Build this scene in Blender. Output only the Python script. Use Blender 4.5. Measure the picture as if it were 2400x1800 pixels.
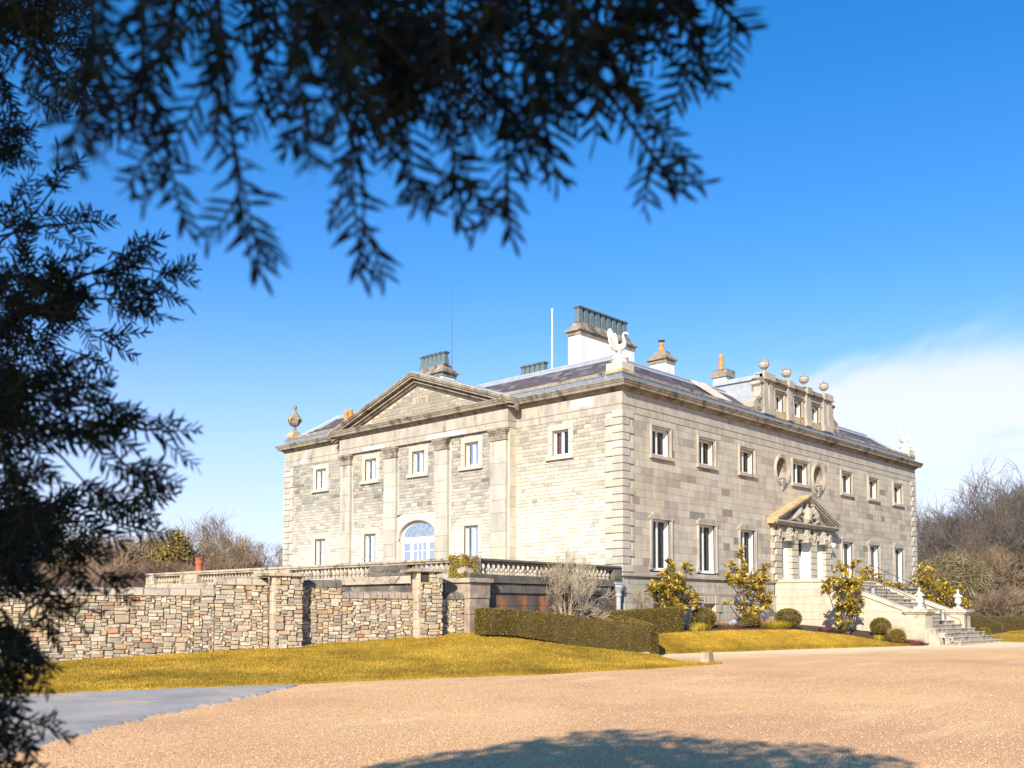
import bpy, math, random, time
import numpy as np
from mathutils import Vector, Matrix
T0 = time.time()
RNG = np.random.default_rng(11)
random.seed(11)
S = bpy.context.scene
for o in list(bpy.data.objects): bpy.data.objects.remove(o)
COLL = S.collection

# ---------------------------------------------------------------- camera
CAM = np.array([-29.707, -22.199, 1.65]); YAW, PIT, ROL = .8172, .0536, .0020
FPX, PPY = 2313.6, 1309.3                     # focal length and principal row, in pixels of a 2400 x 1800 frame
_cy, _sy, _cp, _sp = math.cos(YAW), math.sin(YAW), math.cos(PIT), math.sin(PIT)
FW = np.array([_sy*_cp, _cy*_cp, _sp]); _rt = np.array([_cy, -_sy, 0.]); _up = np.cross(_rt, FW)
RT = _rt*math.cos(ROL) + _up*math.sin(ROL); UP = -_rt*math.sin(ROL) + _up*math.cos(ROL)
def at(px, py, depth):
    """the point of the world seen at (px, py) of the photograph, depth metres in front of the lens"""
    return CAM + depth*(FW + RT*(px-1200)/FPX - UP*(py-PPY)/FPX)
cd = bpy.data.cameras.new('camera'); cam = bpy.data.objects.new('camera', cd); COLL.objects.link(cam)
cd.sensor_width = 36; cd.lens = FPX/2400*36; cd.shift_y = (PPY-900)/2400
cd.clip_start = .05; cd.clip_end = 4000
cd.dof.use_dof = True; cd.dof.focus_distance = 38; cd.dof.aperture_fstop = 5.8
_m = Matrix.Identity(4)
for i in range(3):
    _m[i][0], _m[i][1], _m[i][2], _m[i][3] = RT[i], UP[i], -FW[i], CAM[i]
cam.matrix_world = _m
S.camera = cam

# ---------------------------------------------------------------- light
SUN = np.array([-1, -.46, .58]); SUN /= np.linalg.norm(SUN)
el = math.asin(SUN[2]); az = math.atan2(SUN[0], SUN[1])
w = bpy.data.worlds.new('World'); S.world = w; w.use_nodes = True
nt = w.node_tree; N = nt.nodes; Lk = nt.links; N.clear()
out = N.new('ShaderNodeOutputWorld'); bg = N.new('ShaderNodeBackground'); bg.inputs[1].default_value = .112
sky = N.new('ShaderNodeTexSky'); sky.sky_type = 'NISHITA'; sky.sun_disc = False
sky.sun_elevation = el; sky.sun_rotation = az; sky.air_density = 1.0; sky.dust_density = .35; sky.ozone_density = 2.2
tc = N.new('ShaderNodeTexCoord')
def wm(op, a, b=None, c=None):
    n = N.new('ShaderNodeMath'); n.operation = op
    for i, v in enumerate((a, b, c)):
        if v is None: continue
        if isinstance(v, (int, float)): n.inputs[i].default_value = v
        else: Lk.new(v, n.inputs[i])
    return n.outputs[0]
sep = N.new('ShaderNodeSeparateXYZ'); Lk.new(tc.outputs['Generated'], sep.inputs[0])
zz = wm('ADD', wm('MAXIMUM', sep.outputs[2], 0), .22)
cmb = N.new('ShaderNodeCombineXYZ'); Lk.new(wm('DIVIDE', sep.outputs[0], zz), cmb.inputs[0]); Lk.new(wm('DIVIDE', sep.outputs[1], zz), cmb.inputs[1])
mp = N.new('ShaderNodeMapping'); Lk.new(cmb.outputs[0], mp.inputs[0]); mp.inputs['Scale'].default_value = (1.15, .55, 1); mp.inputs['Rotation'].default_value = (0, 0, .9); mp.inputs['Location'].default_value = (1.3, .4, 0)
cn = N.new('ShaderNodeTexNoise'); cn.inputs['Scale'].default_value = 1.5; cn.inputs['Detail'].default_value = 10; cn.inputs['Roughness'].default_value = .56; cn.inputs['Distortion'].default_value = .7
Lk.new(mp.outputs[0], cn.inputs[0])
# the bank of cloud lies to the east, low over the wood
vd = N.new('ShaderNodeVectorMath'); vd.operation = 'DOT_PRODUCT'; Lk.new(tc.outputs['Generated'], vd.inputs[0]); vd.inputs[1].default_value = (math.sin(1.42), math.cos(1.42), .10)
bank = N.new('ShaderNodeMapRange'); Lk.new(vd.outputs['Value'], bank.inputs[0]); bank.interpolation_type = 'SMOOTHSTEP'
bank.inputs[1].default_value = .80; bank.inputs[2].default_value = .97; bank.inputs[3].default_value = 0; bank.inputs[4].default_value = .385
low = N.new('ShaderNodeMapRange'); Lk.new(sep.outputs[2], low.inputs[0]); low.interpolation_type = 'SMOOTHSTEP'
low.inputs[1].default_value = .20; low.inputs[2].default_value = .31; low.inputs[3].default_value = 1; low.inputs[4].default_value = 0
cov = wm('ADD', cn.outputs[0], wm('MULTIPLY', bank.outputs[0], low.outputs[0]))
cr = N.new('ShaderNodeMapRange'); Lk.new(cov, cr.inputs[0]); cr.interpolation_type = 'SMOOTHSTEP'
cr.inputs[1].default_value = .68; cr.inputs[2].default_value = .90; cr.inputs[3].default_value = 0; cr.inputs[4].default_value = .85
cloud = wm('MULTIPLY', cr.outputs[0], low.outputs[0])
hs = N.new('ShaderNodeHueSaturation'); hs.inputs['Saturation'].default_value = 1.16; hs.inputs['Value'].default_value = 1.0; hs.inputs['Hue'].default_value = .497; Lk.new(sky.outputs[0], hs.inputs['Color'])
# thin white haze near the horizon, all the way round
hz = N.new('ShaderNodeMapRange'); Lk.new(sep.outputs[2], hz.inputs[0]); hz.interpolation_type = 'SMOOTHERSTEP'
hz.inputs[1].default_value = -.05; hz.inputs[2].default_value = .36; hz.inputs[3].default_value = .8; hz.inputs[4].default_value = 0
tz = N.new('ShaderNodeMapRange'); Lk.new(sep.outputs[2], tz.inputs[0]); tz.inputs[1].default_value = .04; tz.inputs[2].default_value = .50
tint = N.new('ShaderNodeMix'); tint.data_type = 'RGBA'; Lk.new(tz.outputs[0], tint.inputs[0]); tint.inputs[6].default_value = (.84, .82, 1.14, 1); tint.inputs[7].default_value = (.24, .82, 1.20, 1)
mt_ = N.new('ShaderNodeMix'); mt_.data_type = 'RGBA'; mt_.blend_type = 'MULTIPLY'; mt_.inputs[0].default_value = 1; Lk.new(hs.outputs[0], mt_.inputs[6]); Lk.new(tint.outputs[2], mt_.inputs[7])
mxh = N.new('ShaderNodeMix'); mxh.data_type = 'RGBA'; Lk.new(hz.outputs[0], mxh.inputs[0]); Lk.new(mt_.outputs[2], mxh.inputs[6]); mxh.inputs[7].default_value = (4.6, 5.0, 6.3, 1)
mxc = N.new('ShaderNodeMix'); mxc.data_type = 'RGBA'; Lk.new(cloud, mxc.inputs[0]); Lk.new(mxh.outputs[2], mxc.inputs[6]); mxc.inputs[7].default_value = (5.25, 5.4, 5.95, 1)
Lk.new(mxc.outputs[2], bg.inputs[0]); Lk.new(bg.outputs[0], out.inputs[0])

sl = bpy.data.lights.new('sun', 'SUN'); sl.energy = 4.6; sl.angle = math.radians(.53); sl.color = (1, .90, .75)
sun = bpy.data.objects.new('sun', sl); COLL.objects.link(sun)
sun.rotation_euler = Vector(SUN).to_track_quat('Z', 'Y').to_euler(); sun.location = (-30, -30, 60)
S.view_settings.view_transform = 'Standard'; S.view_settings.look = 'None'; S.view_settings.gamma = 1
S.view_settings.use_curve_mapping = False; S.view_settings.exposure = .74
S.render.engine = 'CYCLES'
S.cycles.use_denoising = True
S.cycles.max_bounces = 6; S.cycles.transparent_max_bounces = 8
S.cycles.sample_clamp_indirect = 8

# ---------------------------------------------------------------- materials
MAT = {}
def mat(name, col=None, attr=False, rough=.85, nscale=6., namt=.25, bump=.0, bscale=40., spec=.3, metal=0., stain=None, stain_scale=1.2, stain_lo=.55, stain_hi=.75, coords='Object', stretch=None, fine=None, trans=None):
    m = bpy.data.materials.new(name); m.use_nodes = True; t = m.node_tree; n = t.nodes; l = t.links
    b = n['Principled BSDF']; b.inputs['Roughness'].default_value = rough; b.inputs['Metallic'].default_value = metal
    b.inputs['Specular IOR Level'].default_value = spec
    geo = n.new('ShaderNodeNewGeometry'); P = geo.outputs['Position']
    if stretch:
        mp = n.new('ShaderNodeMapping'); mp.inputs['Scale'].default_value = stretch; l.new(P, mp.inputs[0]); PS = mp.outputs[0]
    else: PS = P
    if attr:
        a = n.new('ShaderNodeAttribute'); a.attribute_name = 'col'; base = a.outputs['Color']
    else:
        a = n.new('ShaderNodeRGB'); a.outputs[0].default_value = (*col, 1); base = a.outputs[0]
    def noise(scale, src, detail=5, rough_=.6):
        q = n.new('ShaderNodeTexNoise'); q.inputs['Scale'].default_value = scale; q.inputs['Detail'].default_value = detail; q.inputs['Roughness'].default_value = rough_; l.new(src, q.inputs[0]); return q.outputs[0]
    def mulv(base, fac_out, lo, hi):
        mr = n.new('ShaderNodeMapRange'); l.new(fac_out, mr.inputs[0]); mr.inputs[1].default_value = .3; mr.inputs[2].default_value = .7; mr.inputs[3].default_value = lo; mr.inputs[4].default_value = hi
        mx = n.new('ShaderNodeVectorMath'); mx.operation = 'SCALE'; l.new(base, mx.inputs[0]); l.new(mr.outputs[0], mx.inputs['Scale']); return mx.outputs[0]
    if namt: base = mulv(base, noise(nscale, PS), 1-namt, 1+namt)
    if fine: base = mulv(base, noise(fine[0], P, 2, .5), 1-fine[1], 1+fine[1])
    if stain:
        st = noise(stain_scale, PS, 7, .65)
        mr = n.new('ShaderNodeMapRange'); mr.interpolation_type = 'SMOOTHSTEP'; l.new(st, mr.inputs[0]); mr.inputs[1].default_value = stain_lo; mr.inputs[2].default_value = stain_hi
        mx = n.new('ShaderNodeMix'); mx.data_type = 'RGBA'; l.new(mr.outputs[0], mx.inputs[0]); l.new(base, mx.inputs[6]); mx.inputs[7].default_value = (*stain, 1); base = mx.outputs[2]
    l.new(base, b.inputs['Base Color'])
    if bump:
        bn = n.new('ShaderNodeBump'); bn.inputs['Strength'].default_value = bump; bn.inputs['Distance'].default_value = .02
        l.new(noise(bscale, P, 4, .6), bn.inputs['Height']); l.new(bn.outputs[0], b.inputs['Normal'])
    if trans:
        tr = n.new('ShaderNodeBsdfTranslucent'); l.new(base, tr.inputs[0]); ms = n.new('ShaderNodeMixShader'); ms.inputs[0].default_value = trans
        l.new(b.outputs[0], ms.inputs[1]); l.new(tr.outputs[0], ms.inputs[2]); l.new(ms.outputs[0], n['Material Output'].inputs[0])
    MAT[name] = m; return m
mat('ashlar', attr=True, nscale=2.6, namt=.17, bump=.35, bscale=28, stain=(.19, .165, .13), stain_scale=1.5, stain_lo=.56, stain_hi=.82, stretch=(1, 1, .28), fine=(55, .07))
mat('rubble', attr=True, nscale=9, namt=.2, bump=.6, bscale=24, fine=(60, .12))
mat('trim_stone', (.41, .365, .295), nscale=2.2, namt=.22, bump=.35, bscale=30, stain=(.20, .165, .12), stain_scale=1.6, stain_lo=.54, stain_hi=.74, stretch=(1, 1, .5), fine=(60, .08))
mat('cornice_stone', (.30, .25, .185), nscale=3., namt=.25, bump=.4, bscale=26, stain=(.09, .075, .06), stain_scale=1.7, stain_lo=.47, stain_hi=.68, fine=(50, .1))
mat('pale_stone', (.55, .49, .39), nscale=2.5, namt=.12, bump=.3, bscale=30, stain=(.36, .31, .23), stain_scale=1.5, stain_lo=.58, stain_hi=.8, fine=(60, .06))
mat('stair_stone', (.50, .42, .31), nscale=1.6, namt=.24, bump=.35, bscale=26, stain=(.30, .24, .17), stain_scale=2.2, stain_lo=.58, stain_hi=.76, fine=(60, .08))
mat('step_stone', (.42, .36, .28), nscale=2.5, namt=.25, bump=.4, bscale=26, stain=(.10, .085, .07), stain_scale=4, stain_lo=.52, stain_hi=.66, fine=(60, .1))
mat('mortar_pale', (.55, .49, .39), nscale=3, namt=.15, bump=.4, bscale=60)
mat('mortar_grey', (.36, .31, .24), nscale=3, namt=.2, bump=.3, bscale=60)
mat('mortar_dark', (.15, .115, .08), nscale=6, namt=.4, bump=.8, bscale=40)
mat('terrace_stone', (.13, .115, .095), nscale=1.5, namt=.4, bump=.5, bscale=22, stain=(.40, .33, .25), stain_scale=2.4, stain_lo=.56, stain_hi=.74, fine=(50, .15))
mat('terrace_pale', (.42, .35, .26), nscale=2, namt=.25, bump=.5, bscale=22, stain=(.13, .105, .08), stain_scale=2.6, stain_lo=.5, stain_hi=.68, fine=(50, .12))
mat('terrace_rust', (.12, .095, .08), nscale=2, namt=.3, bump=.5, bscale=22, stain=(.42, .17, .06), stain_scale=1.9, stain_lo=.47, stain_hi=.66, stretch=(1, 1, .5), fine=(50, .15))
mat('red_stone', (.31, .24, .18), nscale=3, namt=.3, bump=.6, bscale=18, stain=(.46, .38, .28), stain_scale=2.2, stain_lo=.5, stain_hi=.7, fine=(50, .12))
mat('white_paint', (.74, .73, .70), nscale=2, namt=.04, rough=.55, spec=.4)
mat('white_render', (.76, .74, .68), nscale=1.2, namt=.06, bump=.15, bscale=30, stain=(.58, .50, .33), stain_scale=2.6, stain_lo=.6, stain_hi=.78, stretch=(1, 1, .12))
mat('white_statue', (.72, .70, .64), nscale=6, namt=.12, bump=.4, bscale=30, stain=(.45, .43, .37), stain_scale=7, stain_lo=.56, stain_hi=.72)
mat('lead', (.21, .225, .24), nscale=5, namt=.25, rough=.5, bump=.2, bscale=18, stain=(.42, .43, .43), stain_scale=7, stain_lo=.57, stain_hi=.7, spec=.5)
mat('lead_pale', (.36, .385, .41), nscale=3, namt=.15, rough=.5, bump=.15, bscale=14, spec=.5)
mat('slate', attr=True, nscale=8, namt=.2, rough=.6, bump=.3, bscale=30, spec=.45)
mat('pot_metal', (.13, .17, .18), nscale=6, namt=.15, rough=.45, spec=.5)
mat('brick_red', (.42, .13, .06), nscale=7, namt=.25, bump=.2, bscale=30)
mat('terracotta', (.62, .25, .08), nscale=7, namt=.25, bump=.2, bscale=30)
mat('dark_metal', (.10, .095, .09), nscale=9, namt=.2, rough=.5, metal=.3)
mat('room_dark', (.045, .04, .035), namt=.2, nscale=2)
mat('shutter', (.42, .22, .07), nscale=5, namt=.15, rough=.5)
mat('blind', (.74, .55, .28), nscale=5, namt=.08, rough=.7)
mat('curtain', (.38, .10, .05), nscale=14, namt=.3, rough=.9)
mat('bark_pale', (.38, .31, .22), nscale=12, namt=.3, bump=.5, bscale=40)
mat('bark_tan', (.25, .18, .12), nscale=9, namt=.3)
mat('bark_gold', (.27, .19, .11), nscale=9, namt=.3)
mat('bark_dark', (.075, .058, .045), nscale=9, namt=.3)
mat('bark_brown', (.125, .10, .08), nscale=9, namt=.3, bump=.4, bscale=30)
mat('bark_red', (.24, .155, .11), nscale=9, namt=.3)
mat('bark_yew', (.02, .017, .015), nscale=20, namt=.3, bump=.4, bscale=60)
mat('yew', attr=True, rough=.6, namt=.2, nscale=14, spec=.2)
mat('twig_leaf', attr=True, rough=.8, namt=.2, nscale=4, spec=.15)
mat('hedge_leaf', attr=True, rough=.65, namt=.25, nscale=3.5, spec=.25, fine=(30, .3))
mat('magnolia_leaf', attr=True, rough=.38, namt=.1, nscale=8, spec=.5, trans=.15)
mat('plant', attr=True, rough=.8, namt=.15, nscale=6, trans=.25)
mat('grass', attr=True, rough=.8, namt=.42, nscale=.42, spec=.2, fine=(3.2, .16), trans=.2)
mat('lawn', (.33, .205, .026), rough=.95, nscale=.42, namt=.42, bump=.9, bscale=45, fine=(26, .3), spec=.1)
mat('soil', (.075, .05, .035), rough=1, nscale=8, namt=.5, bump=1, bscale=30, fine=(45, .5))
mat('ground', (.16, .13, .05), rough=1, nscale=.3, namt=.4, bump=.5, bscale=10)
mat('tarmac', (.38, .345, .31), rough=.9, nscale=.7, namt=.2, bump=.5, bscale=90, stain=(.60, .44, .29), stain_scale=.8, stain_lo=.5, stain_hi=.75, fine=(60, .22))
mat('pebble', attr=True, rough=.8, namt=.1)
mat('camera_white', (.8, .8, .8), rough=.3, namt=0)

def glass_mat():
    m = bpy.data.materials.new('window_glass'); m.use_nodes = True; t = m.node_tree; n = t.nodes; l = t.links; n.clear()
    o = n.new('ShaderNodeOutputMaterial'); tr = n.new('ShaderNodeBsdfTransparent'); tr.inputs[0].default_value = (.55, .60, .62, 1)
    gl = n.new('ShaderNodeBsdfGlossy'); gl.inputs['Roughness'].default_value = .03; gl.inputs[0].default_value = (.72, .78, .85, 1)
    fr = n.new('ShaderNodeFresnel'); fr.inputs[0].default_value = 1.42
    nz = n.new('ShaderNodeTexNoise'); nz.inputs['Scale'].default_value = 2.5
    g = n.new('ShaderNodeNewGeometry'); l.new(g.outputs['Position'], nz.inputs[0]); bp = n.new('ShaderNodeBump'); bp.inputs['Strength'].default_value = .12; bp.inputs['Distance'].default_value = .05
    l.new(nz.outputs[0], bp.inputs['Height']); l.new(bp.outputs[0], gl.inputs['Normal'])
    ad = n.new('ShaderNodeMath'); ad.operation = 'ADD'; l.new(fr.outputs[0], ad.inputs[0]); ad.inputs[1].default_value = .0; ad.use_clamp = True
    ms = n.new('ShaderNodeMixShader'); l.new(ad.outputs[0], ms.inputs[0]); l.new(tr.outputs[0], ms.inputs[1]); l.new(gl.outputs[0], ms.inputs[2]); l.new(ms.outputs[0], o.inputs[0])
    MAT['glass'] = m
glass_mat()

def gravel_mat():
    m = bpy.data.materials.new('gravel'); m.use_nodes = True; t = m.node_tree; n = t.nodes; l = t.links
    b = n['Principled BSDF']; b.inputs['Roughness'].default_value = .95; b.inputs['Specular IOR Level'].default_value = .15
    g = n.new('ShaderNodeNewGeometry'); P = g.outputs['Position']
    def noise(s, d=5, r=.6, src=P):
        q = n.new('ShaderNodeTexNoise'); q.inputs['Scale'].default_value = s; q.inputs['Detail'].default_value = d; q.inputs['Roughness'].default_value = r; l.new(src, q.inputs[0]); return q.outputs[0]
    def mr(src, a, b_, c, d, smooth=True):
        q = n.new('ShaderNodeMapRange'); l.new(src, q.inputs[0]); q.inputs[1].default_value = a; q.inputs[2].default_value = b_; q.inputs[3].default_value = c; q.inputs[4].default_value = d
        if smooth: q.interpolation_type = 'SMOOTHSTEP'
        return q.outputs[0]
    def mix(f, a, b_):
        q = n.new('ShaderNodeMix'); q.data_type = 'RGBA'; l.new(f, q.inputs[0])
        for i, v in ((6, a), (7, b_)):
            if isinstance(v, tuple): q.inputs[i].default_value = (*v, 1)
            else: l.new(v, q.inputs[i])
        return q.outputs[2]
    vor = n.new('ShaderNodeTexVoronoi'); vor.inputs['Scale'].default_value = 58; l.new(P, vor.inputs[0])
    sp = n.new('ShaderNodeSeparateColor'); l.new(vor.outputs['Color'], sp.inputs[0])
    c = mix(mr(sp.outputs[0], 0, 1, 0, 1, False), (.62, .32, .13), (.90, .545, .235))
    c = mix(mr(sp.outputs[1], .86, .93, 0, .75), c, (.14, .09, .07))
    c = mix(mr(sp.outputs[2], .84, .9, 0, .85), c, (.80, .66, .50))
    c = mix(mr(noise(.16, 5), .45, .62, 0, .55), c, (.56, .30, .165))
    c = mix(mr(noise(.22, 4), .50, .70, 0, .6), c, (.86, .54, .26))
    # worn pale wheel tracks and the pale path along the house
    mp = n.new('ShaderNodeMapping'); mp.inputs['Rotation'].default_value = (0, 0, .42); mp.inputs['Scale'].default_value = (.18, 1.1, 1); l.new(P, mp.inputs[0])
    c = mix(mr(noise(1.0, 5, .6, mp.outputs[0]), .54, .70, 0, .32), c, (.95, .72, .42))
    se = n.new('ShaderNodeSeparateXYZ'); l.new(P, se.inputs[0])
    # distance from the line of the path, y = -0.34 (x + 10) - 2.0
    ma = n.new('ShaderNodeMath'); ma.operation = 'MULTIPLY_ADD'; l.new(se.outputs[0], ma.inputs[0]); ma.inputs[1].default_value = .36; l.new(se.outputs[1], ma.inputs[2])
    pn = n.new('ShaderNodeMath'); pn.operation = 'MULTIPLY_ADD'; l.new(noise(.9, 4), pn.inputs[0]); pn.inputs[1].default_value = 2.2; l.new(ma.outputs[0], pn.inputs[2])
    c = mix(mr(pn.outputs[0], -6.6, -2.6, 0, .9), c, (.86, .68, .42))
    l.new(c, b.inputs['Base Color'])
    bp = n.new('ShaderNodeBump'); bp.inputs['Strength'].default_value = 1; bp.inputs['Distance'].default_value = .007
    ve = n.new('ShaderNodeTexVoronoi'); ve.inputs['Scale'].default_value = 58; l.new(P, ve.inputs[0])
    iv = n.new('ShaderNodeMath'); iv.operation = 'SUBTRACT'; iv.inputs[0].default_value = 1; l.new(ve.outputs['Distance'], iv.inputs[1])
    l.new(iv.outputs[0], bp.inputs['Height']); l.new(bp.outputs[0], b.inputs['Normal'])
    MAT['gravel'] = m
gravel_mat()

# ---------------------------------------------------------------- building helpers
WM = {}
def link(o, parent=None):
    COLL.objects.link(o)
    if parent is not None:
        o.parent = parent; o.matrix_parent_inverse = WM[parent.name].inverted()
    WM[o.name] = Matrix.Identity(4)
    return o
def thing(name, label, cat, loc=(0, 0, 0), group=None):
    """an Empty at the base of a thing whose parts are modelled in world coordinates"""
    o = bpy.data.objects.new(name, None); o.empty_display_size = .3; COLL.objects.link(o)
    o.location = loc; WM[o.name] = Matrix.Translation(loc); tag(o, label, cat, group); return o
def tag(o, label=None, cat=None, group=None, kind=None):
    if label: o['label'] = label
    if cat: o['category'] = cat
    if group: o['group'] = group
    if kind: o['kind'] = kind
    return o
def raw(name, V, F, m, parent=None, col=None, smooth=False, kind=None):
    me = bpy.data.meshes.new(name)
    me.from_pydata(V.tolist() if isinstance(V, np.ndarray) else V, [], F.tolist() if isinstance(F, np.ndarray) else F)
    if col is not None:
        a = me.color_attributes.new('col', 'FLOAT_COLOR', 'POINT')
        c = np.ones((len(me.vertices), 4), np.float32); c[:, :3] = col; a.data.foreach_set('color', c.ravel())
    me.materials.append(MAT[m])
    if smooth: me.polygons.foreach_set('use_smooth', [True]*len(me.polygons))
    o = bpy.data.objects.new(name, me); link(o, parent)
    if kind: o['kind'] = kind
    return o
class MB:
    def __init__(s): s.V = []; s.F = []; s.C = []; s.n = 0
    def add(s, V, F, c=(1, 1, 1)):
        V = [tuple(v) for v in V]; n = s.n
        s.V += V; s.F += [tuple(i+n for i in f) for f in F]; s.C += [c]*len(V); s.n += len(V)
    def hexa(s, P, c=(1, 1, 1)):
        s.add(P, [(0, 3, 2, 1), (4, 5, 6, 7), (0, 1, 5, 4), (1, 2, 6, 5), (2, 3, 7, 6), (3, 0, 4, 7)], c)
    def box(s, x0, x1, y0, y1, z0, z1, c=(1, 1, 1)):
        s.hexa([(x0, y0, z0), (x1, y0, z0), (x1, y1, z0), (x0, y1, z0), (x0, y0, z1), (x1, y0, z1), (x1, y1, z1), (x0, y1, z1)], c)
    def fbox(s, fr, u0, u1, z0, z1, a, b, c=(1, 1, 1)):
        s.hexa([fr(u0, z0, a), fr(u1, z0, a), fr(u1, z0, b), fr(u0, z0, b), fr(u0, z1, a), fr(u1, z1, a), fr(u1, z1, b), fr(u0, z1, b)], c)
    def block(s, fr, u0, u1, z0, z1, a, b, ch=.008, c=(1, 1, 1)):
        """a dressed block: its face arrises are chamfered"""
        r = lambda e, k: [fr(u0+e, z0+e, k), fr(u1-e, z0+e, k), fr(u1-e, z1-e, k), fr(u0+e, z1-e, k)]
        s.add(r(0, a)+r(0, b-ch)+r(ch, b), [(0, 1, 5, 4), (1, 2, 6, 5), (2, 3, 7, 6), (3, 0, 4, 7), (4, 5, 9, 8), (5, 6, 10, 9), (6, 7, 11, 10), (7, 4, 8, 11), (8, 9, 10, 11)], c)
    def rubble(s, fr, u0, u1, z0, z1, a, b, c=(1, 1, 1), jit=.11):
        """a rough stone: an eight sided uneven outline with a bulging face"""
        uc, zc = (u0+u1)/2, (z0+z1)/2; hu, hz = (u1-u0)/2, (z1-z0)/2
        ring = []; kx = random.uniform(.72, .92); ky = random.uniform(.5, .85)
        for x, y in ((-1, -ky), (-kx, -1), (kx, -1), (1, -ky), (1, ky), (kx, 1), (-kx, 1), (-1, ky)):
            k = 1-random.random()*jit; k2 = 1-random.random()*jit
            ring.append((x*k*hu, y*k2*hz))
        sh = random.uniform(.78, .92); bb = b+random.uniform(-.012, .02); tu = random.uniform(-.015, .015)
        V = [fr(uc+x, zc+y, a) for x, y in ring]+[fr(uc+x, zc+y, (b-.02)) for x, y in ring]+[fr(uc+x*sh, zc+y*sh, bb+tu*(1 if x > 0 else -1)+random.uniform(-.006, .006)) for x, y in ring]
        F = [(i, (i+1) % 8, 8+(i+1) % 8, 8+i) for i in range(8)]+[(8+i, 8+(i+1) % 8, 16+(i+1) % 8, 16+i) for i in range(8)]+[tuple(range(16, 24))]
        s.add(V, F, c)
    def lathe(s, prof, ctr, seg=14, c=(1, 1, 1), lob=0, la=0.):
        V = []; k = len(prof)
        for r, z in prof:
            for i in range(seg):
                a = 2*math.pi*i/seg; rr = r*(1+(la*math.cos(lob*a) if lob else 0)); V.append((ctr[0]+rr*math.cos(a), ctr[1]+rr*math.sin(a), ctr[2]+z))
        F = [(j*seg+i, j*seg+(i+1) % seg, (j+1)*seg+(i+1) % seg, (j+1)*seg+i) for j in range(k-1) for i in range(seg)]
        F += [tuple(range(seg))[::-1], tuple(range((k-1)*seg, k*seg))]
        s.add(V, F, c)
    def tube(s, pts, rad, sides=6, c=(1, 1, 1)):
        pts = [np.array(p, float) for p in pts]; V = []; n = len(pts)
        ref = np.array([.3, .9, .31])
        for i, p in enumerate(pts):
            d = pts[min(i+1, n-1)]-pts[max(i-1, 0)]; d /= (np.linalg.norm(d)+1e-9)
            a = np.cross(d, ref); a /= (np.linalg.norm(a)+1e-9); b = np.cross(d, a); r = rad[i] if hasattr(rad, '__len__') else rad
            for k in range(sides):
                t = 2*math.pi*k/sides; V.append(p+r*(a*math.cos(t)+b*math.sin(t)))
        F = [(i*sides+k, i*sides+(k+1) % sides, (i+1)*sides+(k+1) % sides, (i+1)*sides+k) for i in range(n-1) for k in range(sides)]
        F += [tuple(range(sides))[::-1], tuple(range((n-1)*sides, n*sides))]
        s.add(V, F, c)
    def build(s, name, m, parent=None, smooth=False, kind=None):
        return raw(name, s.V, s.F, m, parent, np.array(s.C, np.float32), smooth, kind)
def one(fn, name, m, parent=None, smooth=False, kind=None):
    b = MB(); fn(b); return b.build(name, m, parent, smooth, kind)
def frame(O, u, n):
    O, u, n = np.array(O, float), np.array(u, float), np.array(n, float)
    def f(a, z, o): p = O+u*a+n*o; return (p[0], p[1], O[2]+z)
    f.O, f.u, f.n = O, u, n
    return f
def jit(c, a=.1):
    k = 1+random.uniform(-a, a); return (min(c[0]*k*(1+random.uniform(-.03, .03)), 1), min(c[1]*k, 1), min(c[2]*k*(1+random.uniform(-.05, .05)), 1))
def lerp(a, b, t): return tuple(x*(1-t)+y*t for x, y in zip(a, b))
def smooth_noise(x, y, s=1.): return .5+.25*math.sin(x*1.7*s+1.3*math.sin(y*1.1*s))+.25*math.sin(y*2.3*s+1.7*math.sin(x*.9*s+2))
def sub_rect(r, o):
    (a, b, c, d), (e, f, g, h) = r, o
    if e >= b or f <= a or g >= d or h <= c: return [r]
    R = []
    if e > a: R.append((a, e, c, d))
    if f < b: R.append((f, b, c, d))
    m0, m1 = max(a, e), min(b, f)
    if g > c: R.append((m0, m1, c, g))
    if h < d: R.append((m0, m1, h, d))
    return R
def coursed(u0, u1, z0, z1, ch, w0, w1, holes, hvar=.0):
    """a coursed wall as a list of rectangles, broken round the openings"""
    z = z0; R = []
    while z < z1-1e-6:
        h = ch*(1+random.uniform(-hvar, hvar)); zt = z+h
        if z1-zt < ch*.5: zt = z1
        u = u0-random.random()*w1*.5
        while u < u1:
            w = random.uniform(w0, w1); r = [(max(u, u0), min(u+w, u1), z, zt)]
            for o in holes: r = [q for k in r for q in sub_rect(k, o)]
            R += [q for q in r if q[1]-q[0] > .05 and q[3]-q[2] > .03]
            u += w
        z = zt
    return R
def masonry(rects, fr, a, b, joint, colf, name, restname, m, parent, rough_=False, limit=300, ch=.008, near=None):
    """the stones that show largest become objects of their own, the rest one mesh"""
    def key(r):
        p = np.array(fr((r[0]+r[1])/2, (r[2]+r[3])/2, 0)); d = (p-CAM)@FW
        return -(r[1]-r[0])*(r[3]-r[2])/d**2 if near is None else near(r)
    rects = sorted(rects, key=key); j = joint/2
    rest = MB()
    for i, r in enumerate(rects):
        bld = MB() if i < limit else rest
        c = colf(r)
        if rough_: bld.rubble(fr, r[0]+j, r[1]-j, r[2]+j, r[3]-j, a, b, c)
        else: bld.block(fr, r[0]+j, r[1]-j, r[2]+j, r[3]-j, a, b+random.uniform(-.002, .003), ch, c)
        if i < limit: bld.build(name, m, parent)
    if rest.n: rest.build(restname, m, parent, kind='stuff')
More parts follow.
